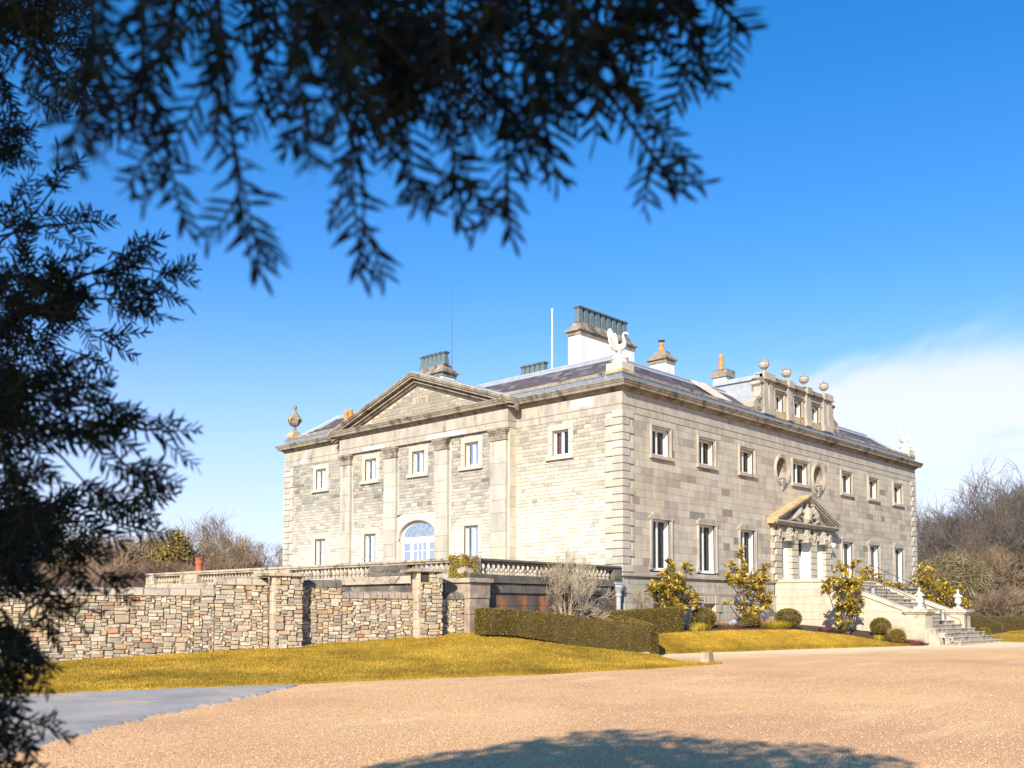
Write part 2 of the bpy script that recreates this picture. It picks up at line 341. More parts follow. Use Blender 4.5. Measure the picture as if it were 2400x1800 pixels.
def holed_plane(mb, fr, u0, u1, z0, z1, holes, o=0.):
    us = sorted({u0, u1}|{x for h in holes for x in h[:2] if u0 < x < u1}); zs = sorted({z0, z1}|{x for h in holes for x in h[2:] if z0 < x < z1})
    for a, b in zip(us, us[1:]):
        for c, d in zip(zs, zs[1:]):
            mu, mz = (a+b)/2, (c+d)/2
            if any(h[0] < mu < h[1] and h[2] < mz < h[3] for h in holes): continue
            mb.add([fr(a, c, o), fr(b, c, o), fr(b, d, o), fr(a, d, o)], [(0, 1, 2, 3)])
def sweep_pieces(path, prof, name, m, parent, step, closed=True, gap=.006):
    """a moulding run round a plan outline, cut into its stones; prof is a closed list of (outward, z)"""
    P = [np.array(p, float) for p in path]; n = len(P)
    def nrm(i):
        d = P[(i+1) % n]-P[i]; d /= np.linalg.norm(d); return np.array([d[1], -d[0]])
    E = range(n if closed else n-1)
    for i in E:
        A, B = P[i], P[(i+1) % n]; L = np.linalg.norm(B-A); nn = nrm(i); d = (B-A)/L
        def mit(j, k):
            if not closed and (j < 0 or k >= n-1): return nn
            a, b = nrm(j % n), nrm(k % n); s = a+b; return s/(s@a)*1.
        ma = mit(i-1, i) if (closed or i > 0) else nn; mb_ = mit(i, i+1) if (closed or i < n-2) else nn
        k = max(1, int(round(L/step))); cuts = [0]+[L*(q+random.uniform(-.12, .12))/k for q in range(1, k)]+[L]
        for q in range(k):
            V = []
            for e, t in ((0, cuts[q]), (1, cuts[q+1])):
                off = ma if (q == 0 and e == 0) else mb_ if (q == k-1 and e == 1) else nn
                tt = t+(gap/2 if (e == 0 and q > 0) else -gap/2 if (e == 1 and q < k-1) else 0)
                for o_, z in prof:
                    p = A+d*tt+off*o_; V.append((p[0], p[1], z))
            np_ = len(prof)
            F = [(j, (j+1) % np_, np_+(j+1) % np_, np_+j) for j in range(np_)]+[tuple(range(np_))[::-1], tuple(range(np_, 2*np_))]
            raw(name, V, F, m, parent, np.array([jit((1, 1, 1))]*len(V)))
def copy_thing(o, loc, rz=0., sc=1., label=None):
    c = o.copy(); COLL.objects.link(c); c.location = loc; c.rotation_euler = (0, 0, rz); c.scale = (sc, sc, sc) if np.isscalar(sc) else sc
    if label: c['label'] = label
    for ch in o.children:
        d = ch.copy(); COLL.objects.link(d); d.parent = c
        for g in ch.children:
            e = g.copy(); COLL.objects.link(e); e.parent = d
    return c
mat('grey_green', (.30, .33, .27), nscale=4, namt=.1, rough=.6)
mat('reveal_stone', (.60, .52, .40), nscale=3, namt=.12, bump=.2, bscale=40)
mat('gold_stone', (.50, .36, .19), nscale=3, namt=.25, bump=.4, bscale=26, stain=(.22, .17, .10), stain_scale=2.2, stain_lo=.5, stain_hi=.7)
# ================================================================ THE HOUSE
LX, LY = 28.5, 22.2
Z_STR, Z_ARC, Z_FRZ, Z_COR, Z_TOP = 3.08, 9.23, 9.57, 10.0, 10.4
house = thing('country_house', 'grey stone two storey country mansion with pediment, quoins and tall chimneys', 'house', (14.2, 11.1, 1.0))
FF = frame((0, 0, 0), (1, 0, 0), (0, -1, 0))           # entrance front
FL = frame((0, 0, 0), (0, 1, 0), (-1, 0, 0))           # side front
FM = frame((-.4, 0, 0), (0, 1, 0), (-1, 0, 0))         # its projecting middle
PJ0, PJ1 = 5.45, 16.75

def window(fr, uc, w, z0, z1, sw=.2, dep=.22, style='upper', lining='reveal_stone', sill=True, left=None, right=None, ears=False, curtain=None, name='window'):
    """one sash window in the wall: white frame > panes, lining, room behind; the stone surround is a part of the wall"""
    a, b = uc-w/2, uc+w/2
    if sw:
        def sur(m):
            if style == 'pale':
                for (p, q, s, t) in ((a-sw, a, z0, (z0+z1)/2-.01), (b, b+sw, z0, (z0+z1)/2-.01), (a-sw, a, (z0+z1)/2, z1), (b, b+sw, (z0+z1)/2, z1)): m.block(fr, p, q, s+.003, t-.003, -.05, .012, .004, jit((1, 1, 1), .1))
                for i in range(5): m.block(fr, a-sw+(w+2*sw)*i/5+.003, a-sw+(w+2*sw)*(i+1)/5-.003, z1+.003, z1+sw, -.05, .014, .004, jit((1, 1, 1), .1))
                return
            for (p, q, s, t) in ((a-sw, a, z0, z1), (b, b+sw, z0, z1), (a-sw, b+sw, z1, z1+sw)):
                m.fbox(fr, p, q, s, t, -.05, .035)
            for (p, q, s, t) in ((a-sw, a-sw+.06, z0, z1+sw-.06), (b+sw-.06, b+sw, z0, z1+sw-.06), (a-sw, b+sw, z1+sw-.06, z1+sw)):
                m.fbox(fr, p-.003, q+.003, s, t+.003, .035, .075)
            if ears:
                m.fbox(fr, a-sw-.07, b+sw+.07, z1+sw-.16, z1+sw-.02, -.05, .068); m.fbox(fr, a-sw+.12, b+sw-.12, z1+sw+.003, z1+sw+.09, -.05, .08)
                for q in (a-sw-.07, b+sw): m.fbox(fr, q, q+.07, z0, z0+.22, -.05, .062)
        one(sur, 'window_surround', 'trim_stone' if style != 'pale' else 'pale_stone', house)
    if sill: one(lambda m: m.block(fr, a-sw-.06, b+sw+.06, z0-.15, z0-.003, -.05, .12), 'window_sill', 'trim_stone' if style != 'pale' else 'pale_stone', house)
    f = .065; d = -dep
    W = one(lambda m: (m.fbox(fr, a, a+f, z0, z1, d-.06, d), m.fbox(fr, b-f, b, z0, z1, d-.06, d), m.fbox(fr, a+f, b-f, z1-f, z1, d-.06, d-.002), m.fbox(fr, a+f, b-f, z0, z0+.1, d-.07, d+.01),
                     m.fbox(fr, uc-.055, uc+.055, z0+.1, z1-f, d-.05, d+.012)), name, 'white_paint', house)
    for p, q in ((a+f, uc-.045), (uc+.045, b-f)):
        g = MB(); g.add([fr(p, z0+.1, d-.03), fr(q, z0+.1, d-.03), fr(q, z1-f, d-.03), fr(p, z1-f, d-.03)], [(0, 1, 2, 3)]); g.build('pane', 'glass', W)
    r = MB()
    for (p, q, s, t) in ((a-.03, a, z0, z1), (b, b+.03, z0, z1), (a-.03, b+.03, z1, z1+.03), (a-.03, b+.03, z0-.03, z0)): r.fbox(fr, p, q, s, t, d-.06, -.0)
    r.build('window_lining', lining, W)
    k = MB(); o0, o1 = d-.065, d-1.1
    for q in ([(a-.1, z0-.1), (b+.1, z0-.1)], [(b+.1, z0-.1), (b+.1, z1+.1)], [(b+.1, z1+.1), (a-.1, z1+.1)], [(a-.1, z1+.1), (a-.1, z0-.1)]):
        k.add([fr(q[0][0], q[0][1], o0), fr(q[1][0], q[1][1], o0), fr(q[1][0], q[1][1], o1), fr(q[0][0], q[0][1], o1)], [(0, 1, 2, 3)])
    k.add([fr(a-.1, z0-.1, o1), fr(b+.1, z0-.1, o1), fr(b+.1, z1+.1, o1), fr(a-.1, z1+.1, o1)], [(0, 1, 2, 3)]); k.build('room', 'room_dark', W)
    if right: one(lambda m: (m.fbox(fr, b-f-.05, b-f-.01, z0+.02, z1-.02, d-.42, d-.08), m.fbox(fr, b-f-.22, b-f-.06, z0+.02, z1-.02, d-.12, d-.085)), 'shutter', right, W)
    if left: one(lambda m: m.fbox(fr, a+f-.02, uc-.03, z0+.04, z1-.03, d-.10, d-.07), 'shutter', left, W)
    if curtain:
        s, e, cm = curtain
        def cu(m):
            n = 10
            for i in range(n):
                p = a+w*(s+(e-s)*i/n); q = a+w*(s+(e-s)*(i+1)/n); o = d-.13-.03*(i % 2)
                m.add([fr(p, z0, o), fr(q, z0, d-.13-.03*((i+1) % 2)), fr(q, z1, d-.13-.03*((i+1) % 2)), fr(p, z1, o)], [(0, 1, 2, 3)])
        one(cu, 'curtain', cm, W)
    return W

XC = [2.5, 5.84, 9.15, 14.2, 19.25, 22.56, 25.9]
holesF, holesL, holesM = [], [], []
for i, x in enumerate(XC):
    w = 1.50 if i == 3 else 1.14
    window(FF, x, w, 7.79, 8.85, sw=.14, dep=.20, right='shutter', lining='white_paint' if i == 0 else 'reveal_stone', curtain=(.02, .3, 'blind') if i == 3 else None)
    holesF.append((x-w/2-.135, x+w/2+.135, 7.66, 8.985))
    if i != 3:
        window(FF, x, 1.16, 3.28, 5.27, sw=.16, dep=.20, ears=True, sill=False, lining='white_paint', right='shutter', left='grey_green' if i < 3 else None)
        holesF.append((x-.735, x+.735, 3.20, 5.425))
# left front: five attic windows, four tall lower ones
for k, (y, fr, hl) in enumerate(((3.05, FL, holesL), (7.68, FM, holesM), (11.1, FM, holesM), (14.5, FM, holesM), (19.0, FL, holesL))):
    window(fr, y, .82, 7.83, 8.87, sw=.24, dep=.16, style='pale', curtain=((.62, .98, 'curtain') if k == 0 else (.7, .98, 'shutter')))
    hl.append((y-.64, y+.64, 7.69, 9.1))
for y, fr, hl, kk in ((7.68, FM, holesM, 'blind'), (14.5, FM, holesM, 'shutter'), (19.0, FL, holesL, 'shutter')):
    window(fr, y, .84, 2.95, 5.30, sw=.24, dep=.16, style='pale', sill=False, curtain=((.05, .95, 'blind') if kk == 'blind' else (.55, .95, kk)))
    hl.append((y-.65, y+.65, 2.9, 5.53))

# ---- oculus niches beside the middle attic window
def niche(x, z=8.28, R=.56):
    b = MB(); n = 32; ring = [(math.cos(2*math.pi*i/n), math.sin(2*math.pi*i/n)) for i in range(n)]
    sq = .76
    V = [FF(x+R*c, z+R*s, .0) for c, s in ring]+[FF(x+max(-sq, min(sq, c*1.5)), z+max(-sq, min(sq, s*1.5)), .0) for c, s in ring]
    b.add(V, [(i, (i+1) % n, n+(i+1) % n, n+i) for i in range(n)], (.47, .40, .30)); b.build('niche_wall', 'ashlar', house)
    b = MB(); V = []
    for j, t in enumerate((1, .96, .8, .5, .2, .02)):
        o = -math.sqrt(max(0, 1-t*t))*.55
        V += [FF(x+R*t*c, z+R*t*s, o) for c, s in ring]
    b.add(V, [(j*n+i, j*n+(i+1) % n, (j+1)*n+(i+1) % n, (j+1)*n+i) for j in range(5) for i in range(n)]+[tuple(range(5*n, 6*n))])
    nw = b.build('niche', 'cornice_stone', house, smooth=True)  # the hollow takes a darker stone, its shade put into the colour
    b = MB(); prof = [(R-.0, 0), (R, .06), (R+.05, .085), (R+.09, .06), (R+.13, .09), (R+.15, .0)]; V = []
    for r, o in prof: V += [FF(x+r*c, z+r*s*1.03, o) for c, s in ring]
    b.add(V, [(j*n+i, j*n+(i+1) % n, (j+1)*n+(i+1) % n, (j+1)*n+i) for j in range(5) for i in range(n)]); b.build('niche_surround', 'trim_stone', house)
    b = MB(); b.fbox(FF, x-.27, x+.27, z-.42, z-.36, -.3, .12); b.fbox(FF, x-.2, x+.2, z-.47, z-.425, -.3, .1)
    for k in range(6):
        e = .18-.028*k; b.fbox(FF, x-e, x+e, z-.54-.075*k, z-.47-.075*k+.004, -.05, .17-.02*k)
    b.build('niche_bracket', 'trim_stone', nw)
    holesF.append((x-sq, x+sq, z-sq, z+sq))
    return (x-sq, x+sq, z-sq, z+sq)
NI = [niche(12.35), niche(16.05)]
# ---- doorcase openings
DC = 14.2
holesF.append((DC-3.0, DC+3.0, 3.08, 5.66))
# ---- walls behind the stones
def front_tone(r):
    x, z = (r[0]+r[1])/2, (r[2]+r[3])/2
    g = random.random()
    c = (.475, .42, .32)
    mid = math.exp(-((z-6.6)/1.3)**2)
    if g < .12+.3*mid: c = random.choice([(.43, .36, .28), (.41, .335, .265), (.37, .305, .245), (.45, .385, .30)])
    elif g < .22+.25*mid: c = random.choice([(.38, .345, .27), (.34, .305, .24), (.42, .39, .31)])
    elif z < 5.5 and g > .5: c = (.50, .45, .35)
    if random.random() < .05: c = random.choice([(.25, .22, .18), (.30, .23, .18)])
    return jit(c, .06)
b = MB(); holed_plane(b, FF, 0, LX, 3.0, 9.25, holesF, -.012); wall_f = b.build('front_wall', 'mortar_pale', house)
masonry([r for r in coursed(.0, LX, 3.12, Z_ARC, .293, .45, 1.15, holesF+[(-1, .62, 0, 20), (27.9, 30, 0, 20)])], FF, -.05, 0, .008, front_tone, 'ashlar_block', 'ashlar_rest', 'ashlar', wall_f, ch=.004)
def side_tone(r):
    y, z = (r[0]+r[1])/2, (r[2]+r[3])/2
    wash = min(1, max(0, (7.1-z)/3.0+.35*(smooth_noise(y, z*1.3)-.5)+.12*random.random()))          # limewash left on the lower walling
    if y < 5.5: wash = min(1, max(0, (8.9-z)/3.8))
    s = random.choice([(.34, .31, .25), (.25, .24, .21), (.40, .35, .28), (.29, .28, .25), (.44, .39, .30), (.37, .335, .275)])
    if y < 5.5: s = random.choice([(.44, .38, .285), (.41, .365, .29), (.35, .31, .25), (.50, .44, .34), (.30, .275, .235), (.47, .39, .27)])
    if random.random() < .03: s = (.20, .17, .13)
    k = wash*random.uniform(.55, 1.0) if random.random() > .12 else wash*.35
    return jit(lerp(s, (.68, .63, .52), k), .06)
wall_s = None
for fr, a0, a1, hl, nm in ((FL, 0, PJ0, [h for h in holesL], 'side_wall'), (FL, PJ1, LY, holesL, 'side_wall'), (FM, PJ0, PJ1, holesM+[(9.6, 12.7, 2.9, 6.05)], 'middle_wall')):
    b = MB(); holed_plane(b, fr, a0, a1, 2.0, 9.25, [h for h in hl if h[1] > a0 and h[0] < a1], -.014); wl_ = b.build(nm, 'mortar_pale', house)
    ex = [(-1, .78, 0, 20), (21.5, 30, 0, 20)] if fr is FL else [(p, q, 0, 20) for p, q in ((5.4, 6.55), (8.95, 9.95), (12.45, 13.4), (15.85, 16.8))]
    rs = coursed(a0, a1, 2.95, Z_ARC, .148, .22, .55, hl+ex, hvar=.12)
    masonry(rs, fr, -.05, .006, .016, side_tone, 'walling_stone', 'walling_rest', 'rubble', wl_, ch=.008, limit=300)
# side faces of the projection
for y, s in ((PJ0, -1), (PJ1, 1)):
    fp = frame((0, y, 0), (-1, 0, 0), (0, s, 0)); b = MB()
    z = 2.6
    while z < Z_ARC-.01:
        zt = min(z+.42, Z_ARC); b.block(fp, -.05, .4, z, zt-.006, -.1, 0, .004, jit((.56, .49, .38), .08)); z = zt
    b.build('projection_side', 'ashlar', house)
# other two sides, plain
b = MB(); b.add([(LX, 0, .5), (LX, LY, .5), (LX, LY, 10.4), (LX, 0, 10.4)], [(0, 1, 2, 3)]); b.add([(LX, LY, .5), (0, LY, .5), (0, LY, 10.4), (LX, LY, 10.4)], [(0, 1, 2, 3)]); b.build('rear_wall', 'pale_stone', house)
# ---- basement of the front
bh = [(5.30, 6.38, 1.1, 2.0), (8.6, 9.7, 1.1, 2.0), (11.55, 16.85, 0, 3.1)]
b = MB(); holed_plane(b, FF, 0, LX, .5, 3.0, bh, -.012); base = b.build('basement_wall', 'mortar_pale', house)
masonry(coursed(0, LX, 2.42, 2.96, .27, .45, 1.0, bh), FF, -.05, 0, .008, lambda r: jit((.44, .40, .33), .1), 'basement_block', 'basement_rest', 'ashlar', base, ch=.004)
masonry(coursed(0, LX, .62, 2.34, .34, .5, 1.25, bh), FF, -.05, .07, .008, lambda r: jit((.46, .42, .345), .08), 'plinth_block', 'plinth_rest', 'ashlar', base, ch=.006)
one(lambda m: (m.fbox(FF, -.07, 11.6, 2.34, 2.42, -.05, .09), m.fbox(FF, 16.8, LX+.07, 2.34, 2.42, -.05, .09)), 'plinth_weathering', 'trim_stone', house)
for x in (5.84, 9.15):
    window(FF, x, .86, 1.15, 1.95, sw=0, dep=.16, sill=False)
    bb = MB()
    for i in range(5): bb.block(FF, x-.70+.28*i+.004, x-.42+.28*i-.004, 1.98, 2.32, .0, .13, .02, (.48, .42, .32))
    for s in (-1, 1):
        for q, e in ((1.62, .52), (1.26, .3), (.9, .52)):
            lo, hi = sorted((x+s*.45, x+s*(.45+e))); bb.block(FF, lo, hi, q, q+.34, .0, .12, .02, (.48, .42, .32))
    bb.build('basement_surround', 'ashlar', house)
b = MB(); b.fbox(FL, -.0, PJ0, .5, 3.0, -.5, .03); b.build('side_basement', 'trim_stone', house)
# ---- quoins
def quoins(fu, lu, u, s, v, t, name='quoin'):
    """alternating long and short corner stones; fu, lu are the frames of the two faces"""
    z = 3.14; k = 0
    while z < Z_ARC-.2:
        h = .293*1.0; zt = z+h
        a = .66 if k % 2 == 0 else .40; c = .46 if k % 2 == 0 else .80
        q = MB(); j = .012; col = jit((.46, .42, .345), .08)
        x0, x1 = sorted((u, u+s*a)); y0, y1 = sorted((v, v+t*c)); e = .045
        x0 -= e if s > 0 else 0; x1 += e if s < 0 else 0; y0 -= e if t > 0 else 0; y1 += e if t < 0 else 0
        if k % 2 and s > 0: pass
        P0 = [(x0, y0, z+j), (x1, y0, z+j), (x1, y1, z+j), (x0, y1, z+j)]; c_ = .014
        P = [(x0+c_, y0+c_, z+j), (x1-c_, y0+c_, z+j), (x1-c_, y1-c_, z+j), (x0+c_, y1-c_, z+j)]
        M0 = [(p[0], p[1], z+j+c_) for p in P0]; M1 = [(p[0], p[1], zt-j-c_) for p in P0]; Q = [(p[0], p[1], zt-j) for p in P]
        V = P+M0+M1+Q; F = [(3, 2, 1, 0), (12, 13, 14, 15)]
        for r in range(3): F += [(r*4+i, r*4+(i+1) % 4, r*4+4+(i+1) % 4, r*4+4+i) for i in range(4)]
        q.add(V, F, col); q.build(name, 'ashlar', house); z = zt; k += 1
quoins(FF, FL, 0, 1, 0, 1)
quoins(FF, FL, LX, -1, 0, 1)
quoins(FF, FL, 0, 1, LY, -1)
b = MB(); b.box(.02, .6, .02, .7, 3.1, Z_ARC); b.box(LX-.6, LX-.02, .02, .7, 3.1, Z_ARC); b.box(.02, .7, LY-.7, LY-.02, 3.1, Z_ARC); b.build('quoin_backing', 'mortar_grey', house)
# ---- entablature
OUT = [(0, 0), (LX, 0), (LX, LY), (0, LY), (0, PJ1), (-.4, PJ1), (-.4, PJ0), (0, PJ0)]
OUTP = [(0, 0), (LX, 0), (LX, LY), (0, LY), (0, PJ1), (-.52, PJ1), (-.52, PJ0), (0, PJ0)]
def prof(*p): return list(p)
sweep_pieces(OUTP, prof((-.1, Z_ARC), (.02, Z_ARC), (.02, Z_FRZ-.07), (.045, Z_FRZ-.06), (.045, Z_FRZ-.006), (-.1, Z_FRZ-.006)), 'architrave_stone', 'trim_stone', house, 1.3, gap=.01)
sweep_pieces(OUTP, prof((-.1, Z_FRZ), (.015, Z_FRZ), (.015, Z_COR), (-.1, Z_COR)), 'frieze_stone', 'trim_stone', house, 1.5, gap=.01)
sweep_pieces(OUTP, prof((-.1, Z_COR+.003), (.05, Z_COR+.003), (.07, Z_COR+.05), (.13, Z_COR+.09), (.13, Z_COR+.13), (.30, Z_COR+.145), (.31, Z_COR+.24), (.335, Z_COR+.25), (.36, Z_COR+.31), (.39, Z_COR+.345), (.39, Z_COR+.385), (-.1, Z_TOP)), 'cornice_stone', 'cornice_stone', house, 1.25, gap=.012)
sweep_pieces([(0, 0), (LX, 0), (LX, LY), (0, LY)], prof((-.1, 2.97), (.04, 2.97), (.10, 3.0), (.10, 3.09), (.02, 3.12), (-.1, 3.12)), 'string_course', 'trim_stone', house, 1.6, gap=.008)
# white patched stones in the frieze
for fr, u0, u1, z0, z1, o in ((FL, 1.35, 2.5, 9.62, 9.94, .02), (FM, 7.9, 10.3, 9.26, 9.44, .146), (FM, 13.3, 14.9, 9.26, 9.42, .146), (FL, 20.2, 20.8, 9.3, 9.5, .03)):
    one(lambda m: m.block(fr, u0, u1, z0, z1, -.05, o+.008, .003), 'patch_stone', 'white_render', house)
# ---- giant pilasters on the middle of the side front
for y0, y1 in ((5.55, 6.43), (9.06, 9.86), (12.52, 13.34), (15.92, 16.66)):
    p = MB(); p.fbox(FM, y0, y1, 2.6, 8.70, -.02, .12); pil = p.build('pilaster', 'mortar_pale', house)
    z = 2.65
    while z < 8.68:
        zt = min(z+random.uniform(.5, .95), 8.70)
        if 8.70-zt < .3: zt = 8.70
        one(lambda m: m.block(FM, y0-.004, y1+.004, z+.004, zt-.004, -.01, .15, .006, jit((.48, .43, .35), .12)), 'shaft_stone', 'ashlar', pil); z = zt
    c = MB(); e = 0
    for za, zb, ov in ((8.72, 8.80, .03), (8.80, 8.98, .0), (8.98, 9.05, .03), (9.05, 9.12, .065), (9.12, 9.225, .10)): c.fbox(FM, y0-ov, y1+ov, za, zb, -.01, .15+ov)
    c.build('capital', 'cornice_stone', pil)
# ---- pediment over the middle
PC, PH = 11.1, 6.02; ZP0, ZP1 = 10.40, 12.38
def zt_(y): return ZP1-(ZP1-ZP0)*abs(y-PC)/PH
tym = MB(); tym.add([(-.42, PC-PH+.3, ZP0-.1), (-.42, PC+PH-.3, ZP0-.1), (-.42, PC, ZP1-.25)], [(0, 1, 2)]); tymp = tym.build('tympanum', 'mortar_pale', house)
tr = []
for r in coursed(PC-PH, PC+PH, ZP0+.0, ZP1, .155, .3, .62, [(10.45, 11.5, 10.98, 11.3)], hvar=.08):
    zl = min(zt_(r[0]), zt_(r[1]))-.52
    if r[2] < zl-.04: tr.append((r[0], r[1], r[2], min(r[3], zl)))
ft = frame((-.42, 0, 0), (0, 1, 0), (-1, 0, 0))
masonry(tr, ft, -.03, .02, .022, lambda r: jit(random.choice([(.30, .27, .21), (.26, .24, .20), (.34, .30, .24), (.28, .25, .22), (.34, .29, .22), (.30, .26, .20), (.40, .28, .18), (.30, .27, .21)]), .1), 'tympanum_stone', 'tympanum_rest', 'rubble', tymp)
one(lambda m: m.block(ft, 10.46, 11.49, 10.99, 11.29, -.03, .025, .004, (.42, .34, .24)), 'date_stone', 'ashlar', tymp)
tx = bpy.data.curves.new('date', 'FONT'); tx.body = '1778'; tx.size = .34; tx.extrude = .012; tx.align_x = 'CENTER'; tx.shear = .25
to = bpy.data.objects.new('date', tx); COLL.objects.link(to); bpy.context.view_layer.update()
me = bpy.data.meshes.new_from_object(to); bpy.data.objects.remove(to)
do = bpy.data.objects.new('carved_date', me); me.materials.append(MAT['cornice_stone'])
for v in me.vertices: x, y, z = v.co; v.co = (-.42-.028-z, 10.98-x, 11.02+y)
link(do, tymp)
for s in (-1, 1):
    cuts = [0, .9, 2.1, 3.3, 4.5, PH+.0]
    for a, b_ in zip(cuts, cuts[1:]):
        m = MB(); cc = jit((1, 1, 1), .1)
        for d0, d1, xo in ((0, .10, -.93), (.10, .16, -.90), (.16, .26, -.84), (.26, .36, -.60), (.36, .42, -.68), (.42, .50, -.56)):
            y0, y1 = PC+s*(a+.005), PC+s*(b_-.005 if b_ < PH else b_+.12)
            P = [(-.38, y0, zt_(y0)-d1), (xo, y0, zt_(y0)-d1), (xo, y1, zt_(y1)-d1), (-.38, y1, zt_(y1)-d1), (-.38, y0, zt_(y0)-d0), (xo, y0, zt_(y0)-d0), (xo, y1, zt_(y1)-d0), (-.38, y1, zt_(y1)-d0)]
            m.hexa(P, cc)
        m.build('raking_cornice', 'cornice_stone', house)
    # lead roof behind the pediment
    y1 = PC+s*(PH+.05)
    r = MB(); ye = PC+s*(PH+.05)
    Q = [(-.86, PC, ZP1), (2.45, PC, ZP1), (2.0, PC+s*1.15, 12.0), (.40, PC+s*(PH-1.2), 10.80), (.30, ye, zt_(ye)), (-.86, ye, zt_(ye))]
    r.add([(x, y, z+.003) for x, y, z in Q]+[(x, y, z+.05) for x, y, z in Q], [(0, 1, 2, 3, 4, 5), (11, 10, 9, 8, 7, 6)]+[(i, (i+1) % 6, 6+(i+1) % 6, 6+i) for i in range(6)])
    lr = r.build('lead_roof', 'lead_pale', house)
    for q in range(1, 6):
        yy = PC+s*PH*q/6.2
        one(lambda m: m.tube([(-.84, yy, zt_(yy)+.06), (max(-.2, 1.9-.33*q), yy, zt_(yy)+.06)], .025, 6), 'lead_roll', 'lead_pale', lr)
# ---- blocking course, parapet, main roof
RC = [(0, 0), (LX, 0), (LX, LY), (0, LY)]
sweep_pieces(RC, prof((-.5, Z_TOP+.002), (.33, Z_TOP-.012), (.33, Z_TOP+.012), (.02, Z_TOP+.05), (.02, Z_TOP+.26), (.045, Z_TOP+.27), (.045, Z_TOP+.30), (-.5, Z_TOP+.30)), 'lead_gutter', 'lead', house, 1.8, gap=.006)
sweep_pieces(RC, prof((-.34, Z_TOP+.303), (-.04, Z_TOP+.303), (-.04, Z_TOP+.44), (-.34, Z_TOP+.46)), 'parapet_stone', 'cornice_stone', house, .75, gap=.008)
b = MB()
e0, e1, ze, zr = .34, 2.0, 10.74, 12.0
b.add([(e0, e0, ze), (LX-e0, e0, ze), (LX-e0, LY-e0, ze), (e0, LY-e0, ze), (e1, e1, zr), (LX-e1, e1, zr), (LX-e1, LY-e1, zr), (e1, LY-e1, zr)],
      [(0, 1, 5, 4), (1, 2, 6, 5), (2, 3, 7, 6), (3, 0, 4, 7), (4, 5, 6, 7)])
roof = b.build('roof', 'slate', house); roof.data.materials.clear(); roof.data.materials.append(MAT['lead_pale'])
SLP = math.hypot(e1-e0, zr-ze); rest = MB(); cnt = 0
for side in (0, 1):
    L = LY if side == 0 else LX
    for row in range(8):
        s0, s1 = row*.215, row*.215+.235
        u = e0+.1+s0*(e1-e0)/SLP+random.random()*.2
        while u < L-e0-.4-s0*.6:
            wd = random.uniform(.30, .42); k = s0/SLP; k1 = s1/SLP
            q0, q1 = e0+(e1-e0)*k, e0+(e1-e0)*k1; z0, z1 = ze+(zr-ze)*k, ze+(zr-ze)*k1; t = .035; tt = .012
            if u+wd > L-e0-s1: break
            P = lambda uu, q, z: (q, uu, z) if side == 0 else (uu, q, z)
            V = [P(u+.004, q0, z0+.004), P(u+wd-.004, q0, z0+.004), P(u+wd-.004, q1, z1+.002), P(u+.004, q1, z1+.002), P(u+.004, q0-.004, z0+t), P(u+wd-.004, q0-.004, z0+t), P(u+wd-.004, q1, z1+tt), P(u+.004, q1, z1+tt)]
            c = jit(random.choice([(.095, .08, .088), (.08, .07, .08), (.115, .097, .105), (.10, .088, .095), (.17, .155, .16)]), .15)
            big = (u < 5.4 if side == 0 else u < 9.5)
            if big and cnt < 300:
                m = MB(); m.hexa(V, c); m.build('slate', 'slate', roof); cnt += 1
            else: rest.hexa(V, c)
            u += wd
rest.build('slate_rest', 'slate', roof, kind='stuff')
def ridge(m):
    for A, B in (((e1, e1), (LX-e1, e1)), ((e1, e1), (e1, LY-e1)), ((LX-e1, e1), (LX-e1, LY-e1)), ((e1, LY-e1), (LX-e1, LY-e1))): m.tube([(*A, zr+.02), (*B, zr+.02)], .06, 8)
    for A, B in (((e0, e0), (e1, e1)), ((LX-e0, e0), (LX-e1, e1)), ((e0, LY-e0), (e1, LY-e1))): m.tube([(*A, ze+.03), (*B, zr+.03)], .07, 8)
one(ridge, 'lead_ridge', 'lead_pale', roof)
# lead flat steps and the little glazed lantern left of the attic storey
def rooflight(m):
    m.hexa([(8.6, 1.4, 11.4), (10.5, 1.4, 11.4), (10.5, 3.2, 11.4), (8.6, 3.2, 11.4), (9.2, 2.3, 12.1), (10.4, 2.3, 12.1), (10.4, 2.5, 12.1), (9.2, 2.5, 12.1)])
rl = one(rooflight, 'rooflight', 'lead_pale', house)
b = MB()
for i in range(4): b.hexa([(8.85+.42*i, 1.34, 11.5), (9.15+.42*i, 1.34, 11.5), (9.15+.42*i, 1.36, 11.5), (8.85+.42*i, 1.36, 11.5), (9.3+.25*i, 2.2, 12.07), (9.5+.25*i, 2.2, 12.07), (9.5+.25*i, 2.24, 12.07), (9.3+.25*i, 2.24, 12.07)])
b.build('rooflight_pane', 'glass', rl)
# timber duck boards lying against the slates
for i, (x, h) in enumerate(((8.05, 0), (8.75, .02))):
    one(lambda m: m.hexa([(x, .45, 10.95), (x+.34, .40, 10.92), (x+.34, .44, 10.86), (x, .49, 10.9), (x-1.05, 1.45, 11.86+h), (x-.75, 1.38, 11.84+h), (x-.75, 1.42, 11.78+h), (x-1.05, 1.49, 11.8+h)]), 'roof_board', 'pale_stone', house)

